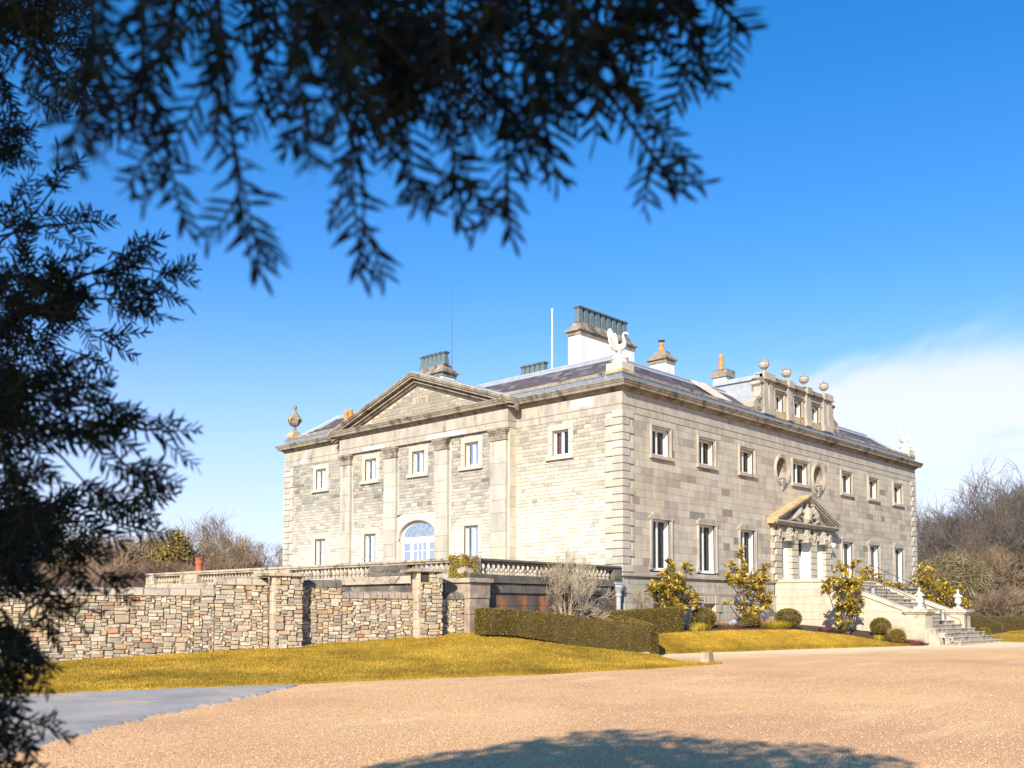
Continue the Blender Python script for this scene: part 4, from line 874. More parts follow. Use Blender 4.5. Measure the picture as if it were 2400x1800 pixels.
def newel(x):
    nw = MB(); y = -6.4
    nw.box(x-.40, x+.40, y-.38, y+.40, .2, 1.62); nw = nw.build('newel', 'stair_stone', st)
    for za, zb, e in ((.25, .42, .52), (.42, .95, .47), (1.60, 1.66, .47), (1.66, 1.76, .52), (1.76, 1.80, .47)):
        one(lambda m: m.block(frame((x, y, 0), (1, 0, 0), (0, -1, 0)), -e, e, za, zb-.003, -e, e, .012), 'newel_moulding', 'stair_stone', nw)
    pts = [(0, .2), (0, .98), (.05, 1.0), (.10, .95), (.14, .80), (.26, .66), (.42, .62), (.50, .48), (.50, .2)]
    k = len(pts); V = [(x-.3, y-.40-a, z) for a, z in pts]+[(x+.3, y-.40-a, z) for a, z in pts]
    b = MB(); b.add(V, [tuple(range(k)), tuple(range(k, 2*k))[::-1]]+[(i, (i+1) % k, k+(i+1) % k, k+i) for i in range(k)]); b.build('newel_scroll', 'stair_stone', nw)
    return nw
newel(SX0+.35); newel(SX1-.3)
for x, lb in ((SX0+.35, 'white lidded urn on the nearer left pier of the entrance stair'), (SX1-.3, 'white lidded urn on the far right pier of the entrance stair')):
    t = thing('stair_urn', lb, 'urn', (x, -6.4, 1.8), 'white urns on the stair piers')
    one(lambda m: (m.box(x-.17, x+.17, -6.57, -6.23, 1.80, 1.88), m.lathe([(.14, 0), (.065, .05), (.055, .11), (.11, .16), (.15, .23), (.135, .29), (.125, .43), (.15, .48)], (x, -6.4, 1.88), 20)), 'vase', 'white_statue', t, smooth=False)
    one(lambda m: m.lathe([(.21, .47), (.20, .50), (.11, .57), (.05, .62), (.04, .67), (.055, .72), (.04, .77), (.0, .84)], (x, -6.4, 1.88), 20), 'lid', 'white_statue', t)
def handrail(x, ya, yb, label, drop=True):
    t = thing('handrail', label, 'handrail', (x, (ya+yb)/2, 1.5)); zs = lambda y: zg+(zf-zg)*(min(max((y-YB)/(YT-YB), 0), 1))+.92
    one(lambda m: (m.tube([(x, ya, zs(ya)), (x, yb, zs(yb)), (x, yb-.28, zs(yb)-.08), (x, yb-.30, zs(yb)-.3)], .017, 7)), 'rail', 'dark_metal', t)
    k = 3
    for i in range(k):
        y = ya+(yb-ya)*(i+.35)/k; one(lambda m: m.tube([(x, y, zs(y)-.95), (x, y, zs(y))], .018, 6), 'post', 'dark_metal', t)
handrail(SX0+.75, -2.6, -7.6, 'thin metal handrail on the left side of the stair flight')
handrail(SX1-.75, -2.6, -8.1, 'thin metal handrail on the right side of the stair flight')
for x, y, z, lb in ((12.35, -4.25, 2.25, 'small white notice panel at the upper left of the stair'), (14.0, -6.6, 1.3, 'small white notice panel on a post low on the stair steps')):
    t = thing('notice_panel', lb, 'sign', (x, y, z), 'small white notices on the stair')
    one(lambda m: m.box(x-.17, x+.17, y-.012, y+.012, z, z+.46), 'board', 'white_paint', t)
    one(lambda m: (m.box(x-.19, x-.17, y-.02, y+.02, z-.02, z+.48), m.box(x+.17, x+.19, y-.02, y+.02, z-.02, z+.48), m.box(x-.17, x+.17, y-.02, y+.02, z+.46, z+.48), m.box(x-.17, x+.17, y-.02, y+.02, z-.02, z)), 'board_frame', 'dark_metal', t)
    one(lambda m: [m.box(x-.07, x+.07, y-.016, y-.013, z+.2+.05*i, z+.212+.05*i) for i in range(3)], 'notice_text', 'grey_green', t)
    one(lambda m: m.tube([(x, y+.03, z-.75), (x, y+.03, z+.1)], .015, 6), 'post', 'dark_metal', t)
print('house', round(time.time()-T0, 1))
# ================================================================ THE GROUND
def gz(x, y):
    """the gravel rises gently towards the house"""
    t = (np.array([x-CAM[0], y-CAM[1]])@FW[:2]); return max(0., .0122*(t-15)) if t < 60 else .55
def grid_sheet(name, P, m, kind='structure', col=None, parent=None):
    """P[i][j] grid of points"""
    a, b = P.shape[:2]; V = P.reshape(-1, 3)
    F = [(i*b+j, i*b+j+1, (i+1)*b+j+1, (i+1)*b+j) for i in range(a-1) for j in range(b-1)]
    o = raw(name, V, F, m, parent, col, smooth=True, kind=kind); return o
def polyline(pts, n):
    pts = np.array(pts, float); d = np.r_[0, np.cumsum(np.linalg.norm(np.diff(pts, axis=0), axis=1))]
    t = np.linspace(0, d[-1], n); return np.stack([np.interp(t, d, pts[:, k]) for k in range(pts.shape[1])], 1)
f2 = FW[:2]/np.linalg.norm(FW[:2]); r2 = np.array([f2[1], -f2[0]])
def st_(s, t): return CAM[0]+r2[0]*s+f2[0]*t, CAM[1]+r2[1]*s+f2[1]*t       # right s, forward t from the camera
ss = np.r_[np.linspace(-1800, -80, 12), np.linspace(-70, 90, 60), np.linspace(100, 1800, 12)]; ts = np.r_[np.linspace(-200, -20, 5), np.linspace(-15, 70, 50), np.linspace(80, 400, 14), np.linspace(500, 2200, 8)]
P = np.zeros((len(ts), len(ss), 3))
for i, t in enumerate(ts):
    for j, s in enumerate(ss):
        x, y = st_(s, t); z = gz(x, y)-.12
        if t > 42: z += min(1, (t-42)/10)*.25
        if t > 70: z = .55+max(0, (s-8))*.0+max(0, min((t-75)/60, 1))*max(0, min((s-10)/40, 1))*7
        P[i, j] = (x, y, z)
grid_sheet('ground', P, 'ground')
ss = np.linspace(-40, 46, 87); ts = np.linspace(-14, 58, 73); P = np.zeros((len(ts), len(ss), 3))
for i, t in enumerate(ts):
    for j, s in enumerate(ss):
        x, y = st_(s, t); P[i, j] = (x, y, gz(x, y))
grid_sheet('gravel_drive', P, 'gravel')

def loft(F0, B0, n, k, sag=.0, lip=.045):
    F1, B1 = polyline(F0, n), polyline(B0, n); P = np.zeros((k+2, n, 3))
    rng = np.random.default_rng(5)
    e = np.convolve(rng.normal(0, .05, n+8), np.ones(5)/5, 'same')[4:4+n]
    for i in range(n):
        F = F1[i].copy(); d = B1[i]-F; dd = d[:2]/(np.linalg.norm(d[:2])+1e-6); F[:2] += dd*e[i]*1.6
        P[0, i] = F-np.array([0, 0, .06]); P[1, i] = F+np.array([dd[0]*.02, dd[1]*.02, lip])
        for j in range(1, k+1):
            t = j/k; q = F*(1-t)+B1[i]*t; q[2] += lip*(1-t)-sag*math.sin(math.pi*t); P[1+j, i] = q
    return P
def g3(px, py):
    """a point of the gravel seen at a pixel"""
    d = FW+RT*(px-1200)/FPX-UP*(py-PPY)/FPX; z = (CAM[2]+.0122*15)/(.0122*1-d[2]); p = CAM+z*d
    if z < 15: z = -CAM[2]/d[2]; p = CAM+z*d
    return (p[0], p[1], p[2])
W0, W1 = np.array([-19.27, 4.84]), np.array([-8.21, 0.01]); WL = np.linalg.norm(W1-W0); wu = (W1-W0)/WL; wn = np.array([wu[1], -wu[0]])
def wz(s): return float(np.interp(s, [-14, 0, 4.5, 6.1, 8.3, 10.4, 12], [-.1, .28, .50, .60, .73, .86, 1.0]))
def wp(s, o=0, z=None): p = W0+wu*s+wn*o; return (p[0], p[1], wz(s) if z is None else z)
EDGE_A = [st_(-24, 12)+(.0,), g3(-60, 1634), g3(45, 1631), g3(316, 1618), g3(678, 1605), g3(1000, 1591), g3(1250, 1582), g3(1506, 1569), g3(1640, 1561), g3(1692, 1556)]
BACK_A = [wp(-14), wp(-3), wp(0), wp(3), wp(6.1), wp(9), wp(11.6), (-7.5, -.4, 1.03), (-5.4, -2.0, .62), (-3.3, -3.75, .30), g3(1560, 1546)]
lawnA = loft(EDGE_A, BACK_A, 150, 14, sag=.05)
lawn_parts = [grid_sheet('lawn', lawnA, 'lawn')]
EDGE_B = [(-2.6, -2.7, .27), g3(1560, 1533), g3(1700, 1528), g3(1850, 1523), g3(2000, 1518), g3(2076, 1516), g3(2134, 1514)]
BACK_B = [(-2.6, -1.2, .82), (1.3, -2.05, .92), (3.7, -2.5, .96), (6.8, -3.4, .95), (8.5, -5.04, .71), (10.0, -6.0, .40), (10.9, -6.4, .33)]
lawnB = loft(EDGE_B, BACK_B, 110, 10, sag=-.03); grid_sheet('lawn', lawnB, 'lawn')
lawnC = loft([(17.3, -7.6, .35), (16.9, -9.8, .32), (18, -14, .27)], [(20.6, -5.6, .42), (34, -5.5, .95), (42, -22, .6)], 60, 8, sag=-.02); grid_sheet('lawn', lawnC, 'lawn')
bed = loft([(-2.6, -1.1, .80), (1.3, -1.95, .90), (3.7, -2.42, .94), (6.8, -3.32, .93), (8.5, -4.98, .69), (10.0, -5.95, .38), (11.2, -7.0, .33)], [(-8, 0, 1.1), (1.3, 0, 1.12), (5, 0, 1.12), (9.5, 0, 1.12), (11.6, -1.2, 1.1), (11.6, -4.4, .85), (11.6, -6.9, .40)], 90, 10, lip=.02)
grid_sheet('flower_bed', bed, 'soil')
b = MB(); b.hexa([(17.25, -7.0, .3), (22, -5.6, .3), (34, -5.4, .3), (28.6, 0, .3), (17.25, -7.0, .37), (22, -5.6, .50), (34, -5.4, .97), (28.6, 0, 1.0)]); b.build('flower_bed', 'soil', kind='structure')
b = MB(); b.hexa([(17.25, -7.0, .2), (28.6, 0, .2), (17.2, 0, .2), (16.9, -3, .2), (17.25, -7.0, .369), (28.6, 0, .999), (17.2, 0, .999), (16.9, -3, .6)]); b.build('flower_bed', 'soil', kind='structure')
b = MB(); b.hexa([(-8, -.3, .6), (-7.2, -.5, .6), (-3.1, -3.5, .2), (-2.3, -.9, .6), (-8, .3, 1.06), (-7.2, -.5, 1.05), (-3.1, -3.5, .36), (-2.0, -.0, 1.06)]); b.build('flower_bed', 'soil', kind='structure')
# the strip of bare earth under the hedge
b = MB(); b.tube([(-7.0, -.75, 1.0), (-5.4, -2.15, .62), (-3.6, -3.72, .30)], .07, 6); b.build('edging', 'red_stone', kind='structure')
# tarmac showing at the lower left
tp = []
for px, py in ((-420, 1650), (-60, 1634.5), (45, 1631.5), (316, 1618.5), (500, 1612), (640, 1607), (700, 1606)): tp.append(g3(px, py))
tq = [g3(-420, 1850), g3(60, 1770), g3(130, 1745), g3(260, 1706), g3(430, 1668), g3(600, 1633), g3(690, 1609)]
A1, B1 = polyline(tp, 240), polyline(tq, 240); P = np.zeros((8, 240, 3)); rr = np.random.default_rng(3); en = np.convolve(rr.normal(0, .30, 250), np.ones(3)/3, 'same')
for i in range(240):
    dv = B1[i]-A1[i]; dl = np.linalg.norm(dv)+1e-6; e = min(.35*dl, abs(en[i])*.6+.10*math.sin(i*.21)+.07*math.sin(i*.57)+.2)
    for j, (f_, dz) in enumerate(((0, .016), (.2, .016), (.4, .016), (.6, .016), (.8, .016), (.9, .014), (.97, .010), (1, -.012))): q_ = A1[i]*(1-f_)+(B1[i]-dv/dl*(e-.2))*f_; P[j, i] = (q_[0], q_[1], gz(q_[0], q_[1])+dz)
grid_sheet('tarmac', P, 'tarmac')

# loose stones on the drive, and grass blades
def bulk_tris(name, base, V3, col, m, kind='stuff'):
    """V3: (n,3,3) triangles relative, col (n,3)"""
    n = len(V3); V = V3.reshape(-1, 3).astype(np.float32)
    me = bpy.data.meshes.new(name); me.vertices.add(3*n); me.vertices.foreach_set('co', V.ravel()); me.loops.add(3*n); me.loops.foreach_set('vertex_index', np.arange(3*n, dtype=np.int32))
    me.polygons.add(n); me.polygons.foreach_set('loop_start', np.arange(0, 3*n, 3, dtype=np.int32)); me.polygons.foreach_set('loop_total', np.full(n, 3, np.int32)); me.update()
    a = me.color_attributes.new('col', 'FLOAT_COLOR', 'POINT'); c = np.ones((3*n, 4), np.float32); c[:, :3] = np.repeat(col, 3, axis=0); a.data.foreach_set('color', c.ravel())
    me.materials.append(MAT[m]); o = bpy.data.objects.new(name, me); link(o, base); o['kind'] = kind; return o
def sample_sheet(P, n, rng):
    a, b = P.shape[:2]; cells = (P[1:, 1:]-P[:-1, :-1]); A = P[:-1, :-1].reshape(-1, 3); U = (P[1:, :-1]-P[:-1, :-1]).reshape(-1, 3); Vv = (P[:-1, 1:]-P[:-1, :-1]).reshape(-1, 3); D = (P[1:, 1:]-P[1:, :-1]-P[:-1, 1:]+P[:-1, :-1]).reshape(-1, 3)
    ar = np.linalg.norm(np.cross(U, Vv), axis=1); i = rng.choice(len(ar), n, p=ar/ar.sum()); s, t = rng.random(n)[:, None], rng.random(n)[:, None]
    return A[i]+U[i]*s+Vv[i]*t+D[i]*s*t
def blades(P, n, h, w_, rng):
    p = sample_sheet(P, n, rng); a = rng.random(n)*2*math.pi; hh = h*(.5+rng.random(n)); ww = w_*(.6+.8*rng.random(n))
    lean = rng.normal(0, .35, (n, 2))*hh[:, None]; d = np.stack([np.cos(a)*ww, np.sin(a)*ww, np.zeros(n)], 1)
    V = np.stack([p-d, p+d, p+np.stack([lean[:, 0], lean[:, 1], hh], 1)], 1)
    base = np.array([(.47, .30, .034), (.57, .355, .04), (.36, .245, .028), (.53, .31, .05), (.27, .215, .03)])[rng.integers(0, 5, n)]; base *= (.75+.5*rng.random(n))[:, None]
    return V, base
rg = np.random.default_rng(21)
for Pm, n, h in ((lawnA[2:], 170000, .034), (lawnB[2:], 60000, .032), (lawnC[2:], 25000, .035)):
    V, c = blades(Pm, n, h, .006, rg); bulk_tris('grass', None, V, c, 'grass')
for Pm, n in ((lawnA[:3], 14000), (lawnB[:3], 9000)):
    V, c = blades(Pm, n, .06, .006, rg); bulk_tris('grass', None, V, c*.8, 'grass')
def pebbles(n, t0, t1, size):
    t = t0*((t1/t0)**(rg.random(n)**1.25)); s = (rg.random(n)*2-1)*(t*.56+1); x = CAM[0]+r2[0]*s+f2[0]*t; y = CAM[1]+r2[1]*s+f2[1]*t; z = np.maximum(0, .0122*(t-15)); ok = np.ones(n, bool)
    p = np.stack([x, y, z], 1)
    # keep them off the lawn and thin on the tarmac
    q = np.array(EDGE_A); 
    e = A1; dm = np.array([np.min(np.linalg.norm(e[:, :2]-pp[:2], axis=1)) for pp in p[::1]]) if n < 1 else None
    k = len(p); r = size*(.5+rg.random(k)); a = rg.random(k)*6.28
    o = [np.stack([np.cos(a+i*2.09)*r, np.sin(a+i*2.09)*r*.8, np.full(k, -.003)], 1) for i in range(3)]; top = np.stack([rg.normal(0, .2, k)*r, rg.normal(0, .2, k)*r, r*(.5+.5*rg.random(k))], 1)
    tri = np.concatenate([np.stack([p+o[i], p+o[(i+1) % 3], p+top], 1) for i in range(3)])
    pal = np.array([(.80, .45, .20), (.68, .35, .15), (.82, .57, .32), (.48, .25, .13), (.13, .085, .065), (.80, .63, .42), (.74, .36, .17)])[rg.choice(7, k, p=[.2, .2, .15, .15, .12, .08, .10])]; pal = pal*(.8+.4*rg.random(k))[:, None]
    return tri, np.tile(pal, (3, 1))
tri, c = pebbles(90000, 8.5, 27, .0092)
cen = tri.mean(1)-CAM; 
dpt = cen@FW; pxx = 1200+FPX*(cen@RT)/dpt; pyy = PPY-FPX*(cen@UP)/dpt
bound = np.interp(pxx, [-500, 45, 316, 678, 1000, 1506, 1692, 3000], [1636, 1634, 1621, 1608, 1594, 1572, 1560, 1500]); tar = np.interp(pxx, [-500, 60, 130, 260, 430, 600, 690, 700], [1850, 1770, 1745, 1706, 1668, 1633, 1609, 0])
keep = (pyy > bound) & ((pyy > tar+rg.normal(0, 16, len(pyy))) | (pxx > 720) | (rg.random(len(pxx)) < .06))
bulk_tris('loose_gravel', None, tri[keep], c[keep], 'pebble')

# ================================================================ TERRACE AND BALUSTRADE
te = thing('terrace', 'raised terrace with dark weathered stone walls and a balustrade beside the house', 'terrace', (-8.2, 0, 1.0))
TR = frame((-8.2, 0, 0), (1, 0, 0), (0, -1, 0)); TL = frame((-8.2, 0, 0), (0, 1, 0), (-1, 0, 0))
ZR0, ZR1 = 3.20, 3.35
one(lambda m: m.box(-8.05, -.0, .12, 21.4, .5, 2.6), 'terrace_fill', 'terrace_stone', te)
def wallrun(fr, L, z0, m1, m2, u0=.3):
    for a, b_, p, q, o, mt in ((u0, L, 2.57, 2.70, .12, m2), (u0, L, 2.70, 2.84, .04, m2)):
        u = a
        while u < b_-.05:
            w_ = min(random.uniform(.9, 1.5), b_-u); one(lambda m: m.block(fr, u+.003, u+w_-.003, p, q-.004, -.42, o, .008), 'ledge_stone', mt, te); u += w_
    u = a; rs = coursed(u0, L, z0, 2.56, .42, .7, 1.4, [])
    for r in rs: one(lambda m: m.block(fr, r[0]+.004, r[1]-.004, r[2]+.004, r[3]-.004, -.3, random.uniform(-.004, .004), .008), 'terrace_block', m1, te)
wallrun(TR, 8.1, 1.0, 'terrace_rust', 'terrace_stone')
one(lambda m: [m.block(TR, 1.3+1.55*i, 2.8+1.55*i, 2.28, 2.55, -.1, .07, .01) for i in range(4)], 'wall_band', 'terrace_stone', te) if False else None
for i in range(4): one(lambda m: m.block(TR, 1.05+1.6*i, 2.62+1.6*i, 2.25, 2.55, -.1, .06, .01), 'wall_band', 'terrace_stone', te)
wallrun(TL, 21, .7, 'terrace_stone', 'terrace_pale')
bal0 = MB(); bal0.lathe([(.075, 0), (.075, .035), (.045, .05), (.05, .07), (.082, .13), (.078, .18), (.045, .25), (.036, .29), (.05, .305), (.05, .32), (.07, .33), (.07, .36)], (0, 0, 0), 12)
first = None; nb = 0
def balusters(fr, u0, u1, mt, step=.232):
    global first, nb
    n = max(1, int((u1-u0)/step)); 
    for i in range(n):
        u = u0+(u1-u0)*(i+.5)/n; p = fr(u, 2.84, -.17)
        if mt not in bal0.__dict__: bal0.__dict__[mt] = bal0.build('baluster', mt, te, smooth=False); o = bal0.__dict__[mt]
        else: o = bal0.__dict__[mt].copy(); COLL.objects.link(o)
        o.location = p; nb += 1
def rail(fr, u0, u1, mt):
    u = u0
    while u < u1-.05:
        w_ = min(random.uniform(1.0, 1.6), u1-u); w_ = u1-u if u1-u-w_ < .3 else w_
        one(lambda m: (m.block(fr, u+.003, u+w_-.003, ZR0, ZR0+.06, -.33, -.01, .008), m.block(fr, u+.003, u+w_-.003, ZR0+.06, ZR1, -.37, .04, .02)), 'handrail_stone', mt, te); u += w_
def pier(fr, u0, u1, mt, swag=True, cap=True):
    one(lambda m: m.block(fr, u0, u1, 2.845, ZR0-.002, -.38, .03, .01), 'balustrade_pier', mt, te)
    if swag:
        c = (u0+u1)/2; h = (u1-u0)/2
        one(lambda m: ([m.tube([fr(c+h*(o+.32*math.cos(t)), 3.14-.13*math.sin(t)*(1-.0*t), .035) for t in np.linspace(0, math.pi, 9)], [.014, .02, .028, .036, .04, .036, .028, .02, .014], 6) for o in (-.42, .42)], m.lathe([(0, -.07), (.05, -.04), (.06, 0), (.05, .04), (0, .07)], fr(c, 3.06, .04), 10)), 'carved_swag', mt, te)
PIERS = [(2.8, 4.7, 'terrace_stone'), (9.5, 12.0, 'terrace_pale'), (16.4, 17.8, 'terrace_pale'), (20.2, 20.95, 'terrace_pale')]
prev = .75
for a, c, mt in PIERS: balusters(TL, prev+.02, a-.05, 'terrace_pale'); pier(TL, a, c, mt, swag=(c-a < 2.2)); prev = c
rail(TL, .3, 21, 'terrace_pale')
balusters(TR, .75, 7.6, 'terrace_pale'); rail(TR, .3, 8.1, 'terrace_stone'); pier(TR, 7.65, 8.12, 'terrace_stone', False)
one(lambda m: m.box(-8.26, -7.56, -.07, .62, 2.845, 3.36), 'corner_pier', 'terrace_pale', te)
for z0, z1, e, mt in ((.75, 1.55, 0, 'red_stone'), (1.56, 2.05, .0, 'red_stone'), (2.06, 2.55, .02, 'red_stone'), (2.555, 2.70, .10, 'terrace_pale'), (2.705, 2.84, .03, 'terrace_stone')):
    one(lambda m: m.block(frame((-7.9, .28, 0), (1, 0, 0), (0, -1, 0)), -.30-e, .58+e, z0, z1, -.6, .50+e, .015), 'corner_block', mt, te)
iv = MB()
rr = np.random.default_rng(8)
def leaf_quad(p, n, size, rng):
    n = n/np.linalg.norm(n); a = np.cross(n, rng.normal(size=3)); a /= np.linalg.norm(a); b_ = np.cross(n, a); return [p+a*size, p+b_*size*.75, p-a*size, p-b_*size*.75]
V, C = [], []
for i in range(3000):
    f_ = rr.random()
    if f_ < .5: p = np.array([-8.27-abs(rr.normal(0, .03)), -.1+.75*rr.random()**1.3, 3.42-.7*rr.random()**1.15]); nn = np.array([-1, 0, .3])
    elif f_ < .8: p = np.array([-8.28+.75*rr.random()**1.2, -.09-abs(rr.normal(0, .025)), 2.80+.62*rr.random()]); nn = np.array([0, -1, .3]); 
    else: p = np.array([-8.3+.85*rr.random(), -.1+.75*rr.random(), 3.37+abs(rr.normal(0, .04))]); nn = np.array([-.2, -.2, 1])
    if smooth_noise(p[0]*6+p[1]*5, p[2]*6) < .36 or (f_ > .5 and rr.random() < .75*(p[0]+8.3)/.7): continue
    V.append(np.array(leaf_quad(p, nn+rr.normal(0, .5, 3), .028, rr))[[0, 1, 2]]); V.append(np.array([V[-1][0], V[-1][2], V[-1][0]*.5+V[-1][2]*.5+rr.normal(0, .02, 3)])); c = np.array([(.38, .30, .05), (.48, .36, .06), (.22, .19, .04), (.28, .17, .05)])[rr.integers(0, 4)]*(.7+.6*rr.random()); C += [c, c]
for i in range(300):
    p = np.array([-8.25, 2.1+rr.normal(0, .18), 3.05+rr.normal(0, .12)]); V.append(np.array(leaf_quad(p, np.array([-1, 0, .3])+rr.normal(0, .5, 3), .03, rr))[[0, 1, 2]]); C.append(np.array((.22, .17, .05))*(.7+.6*rr.random()))
ivy = bulk_tris('ivy', None, np.array(V), np.array(C), 'plant', kind='stuff'); del ivy['kind']; tag(ivy, 'yellow green ivy growing over the corner pier of the terrace balustrade', 'ivy')

# ================================================================ THE RUBBLE GARDEN WALL
PAL = [(.50, .41, .29), (.46, .36, .24), (.38, .31, .22), (.33, .28, .22), (.55, .47, .35), (.60, .52, .39), (.44, .30, .18), (.50, .30, .14), (.38, .22, .14), (.28, .24, .20), (.36, .36, .32), (.54, .40, .22), (.22, .16, .11), (.52, .47, .38), (.45, .40, .31)]
PW = np.array([10, 9, 8, 7, 8, 7, 5, 4, 2.5, 6, 5, 5, 2.5, 9, 8]); PW = PW/PW.sum()
def rock_col():
    c = PAL[rr.choice(len(PAL), p=PW)]
    if random.random() < .02: c = (.50, .20, .13)
    return jit(lerp(c, (.37, .295, .20), .36), .16)
def pack(u0, u1, z0f, z1, cu=.080, cz=.050, big=.045):
    """uneven rubble: rectangles of many sizes fitted together; z0f gives the ground line"""
    zb = min(z0f(u0), z0f(u1))-.05; nu = int(round((u1-u0)/cu)); nz = int(round((z1-zb)/cz)); cu = (u1-u0)/nu; cz = (z1-zb)/nz
    occ = np.zeros((nz, nu), bool); R = []
    def free(i, j, h, w_): return i+h <= nz and j+w_ <= nu and not occ[i:i+h, j:j+w_].any()
    for _ in range(int(nu*nz*big/20)):
        h, w_ = random.choice([(5, 4), (6, 5), (5, 3), (4, 4), (6, 4), (4, 6), (5, 5)]); i, j = random.randrange(nz), random.randrange(nu)
        if free(i, j, h, w_): occ[i:i+h, j:j+w_] = True; R.append((j, i, w_, h))
    for i in range(nz):
        for j in range(nu):
            if occ[i, j]: continue
            opts = [(random.choice([2, 2, 2, 3, 1]), random.choice([2, 3, 3, 4, 5])) for _ in range(4)]+[(2, 2), (1, 3), (1, 2), (2, 1), (1, 1)]
            for h, w_ in opts:
                if free(i, j, h, w_): occ[i:i+h, j:j+w_] = True; R.append((j, i, w_, h)); break
    out_ = []
    for j, i, w_, h in R:
        a, b_, c, d = u0+j*cu, u0+(j+w_)*cu, zb+i*cz, zb+(i+h)*cz
        if d < z0f((a+b_)/2)+.0: continue
        e = .022*math.sin(c*37+u0*5)+.012*math.sin(c*91); f = .014*math.sin(a*6.1+c*2)+.008*math.sin(a*17); out_.append((max(u0, a+e), min(u1, b_+e), c+f, d+f))
    return out_
def cap_stones(t, fr, u0, u1, z, wid, name='coping_stone', mtl='terrace_pale', h=.22, thick=.46):
    u = u0; V = []; nn_ = 9
    for e in (u0+.01, u1-.01):
        for k in range(nn_): a = math.pi*k/(nn_-1); V.append(fr(e, z-.02+h*.86*math.sin(a)**.7, .04-thick/2-.04+thick/2*math.cos(a)))
    one(lambda m: m.add(V, [(k, k+1, nn_+k+1, nn_+k) for k in range(nn_-1)]+[tuple(range(nn_))[::-1], tuple(range(nn_, 2*nn_))]), 'coping_mortar', 'mortar_pale', t)
    while u < u1-.02:
        w_ = min(random.uniform(*wid), u1-u); w_ = u1-u if u1-u-w_ < .08 else w_
        b = MB(); g = .012; n = 9; V = []; hh = h*random.uniform(.9, 1.05); out_ = random.uniform(.03, .06)
        for e in (u+g, u+w_-g):
            for k in range(n):
                a = math.pi*k/(n-1); V.append(fr(e, z+hh*math.sin(a)**.7, out_-thick/2-.04+(thick/2+.04)*math.cos(a)))
        b.add(V, [(k, k+1, n+k+1, n+k) for k in range(n-1)]+[tuple(range(n))[::-1], tuple(range(n, 2*n)), (0, n, 2*n-1, n-1)], jit((1, 1, 1)))
        b.build(name, mtl, t); u += w_
def wall_section(label, fr, segs, cat='wall', limit=300, cap_w=(.35, .8)):
    s0 = segs[0][0]; p = fr(s0, 0, 0); t = thing('garden_wall', label, cat, (p[0], p[1], wz(s0)), 'sections of the rubble garden wall')
    rs = []
    for a, b_, zt, cw, capm in segs:
        b = MB(); b.fbox(fr, a, b_, min(wz(a), wz(b_))-.2, zt+.01, -.42, -.03); b.build('wall_core', 'mortar_dark', t)
        rs += pack(a, b_, wz, zt); cap_stones(t, fr, a, b_, zt, cw, mtl=capm)
    masonry(rs, fr, -.12, .0, .004, lambda r: rock_col(), 'wall_stone', 'wall_rubble', 'rubble', t, rough_=True, limit=limit)
    return t
FWL = frame((W0[0], W0[1], 0), (wu[0], wu[1], 0), (wn[0], wn[1], 0))
wall_section('long rubble garden wall of mixed brown stones left of the first pier', FWL, [(-13, -1.5, 2.2, (.5, .9), 'terrace_pale'), (-1.5, 4.55, 2.08, (.4, .8), 'terrace_pale'), (4.55, 6.05, 2.40, (.4, .6), 'terrace_pale')], limit=300)
wall_section('rubble garden wall between the two piers, stepped down and capped with upright stones', FWL, [(6.98, 8.2, 2.37, (.3, .4), 'terrace_stone'), (8.2, 10.42, 2.04, (.16, .26), 'red_stone')], limit=300)
wall_section('short rubble garden wall between the second pier and the terrace corner', FWL, [(11.24, 12.05, 2.03, (.13, .2), 'terrace_stone')], limit=300)
def wpier(label, s0, s1, zt, po, capw, hole=False):
    p = FWL(s0, 0, 0); t = thing('wall_pier', label, 'pier', (p[0], p[1], wz(s0)), 'piers of the garden wall')
    b = MB(); b.fbox(FWL, s0+.05, s1-.05, .3, zt, -.5, po-.05); b.build('pier_core', 'mortar_dark', t)
    zh = zt-.30 if hole else zt
    rs = pack(s0, s1, wz, zh, cu=.09, cz=.06, big=.15)
    masonry(rs, FWL, -.1, po, .005, lambda r: rock_col(), 'pier_stone', 'pier_rubble', 'rubble', t, rough_=True)
    if hole:
        masonry(pack(s0+.36, s1, lambda u: zh, zt, cu=.12, cz=.09), FWL, -.1, po, .005, lambda r: rock_col(), 'pier_stone', 'pier_rubble', 'rubble', t, rough_=True)
        one(lambda m: m.fbox(FWL, s0-.002, s0+.10, zh, zt, -.2, po), 'hole_jamb', 'terrace_pale', t)
        one(lambda m: m.fbox(FWL, s0+.10, s0+.36, zh, zt, -.2, po-.044), 'hole_shade', 'room_dark', t)  # shallow near-black panel, the shade of a deep hole put into its colour
    # the flank facing the sun, big squared stones, sunlight put into their paler colour
    FP = frame(tuple(np.array([*(W0+wu*s0), 0])), (wn[0], wn[1], 0), (-wu[0], -wu[1], 0)); z = wz(s0)-.1
    while z < zt-.03:
        zq = min(z+random.uniform(.22, .42), zt); one(lambda m: m.block(FP, -.12, po+.004, z+.005, zq-.005, -.1, .012, .012, jit((.58, .47, .33), .12)), 'quoin_stone', 'ashlar', t); z = zq
    u = s0-.18*capw
    while u < s1+.05:
        w_ = random.uniform(.3, .5); e = min(u+w_, s1+.08); one(lambda m: m.block(FWL, u, e-.008, zt+.003, zt+random.uniform(.09, .12), -.55, po+.09, .02), 'cap_slab', 'red_stone' if hole else 'terrace_pale', t); u = e
        if e >= s1+.08: break
wpier('square rubble pier in the middle of the garden wall under a flat slab', 6.1, 6.98, 2.64, .36, 2)
wpier('rubble pier with a dark hole under its slab, nearest the terrace', 10.42, 11.24, 2.84, .36, 1.5, hole=True)

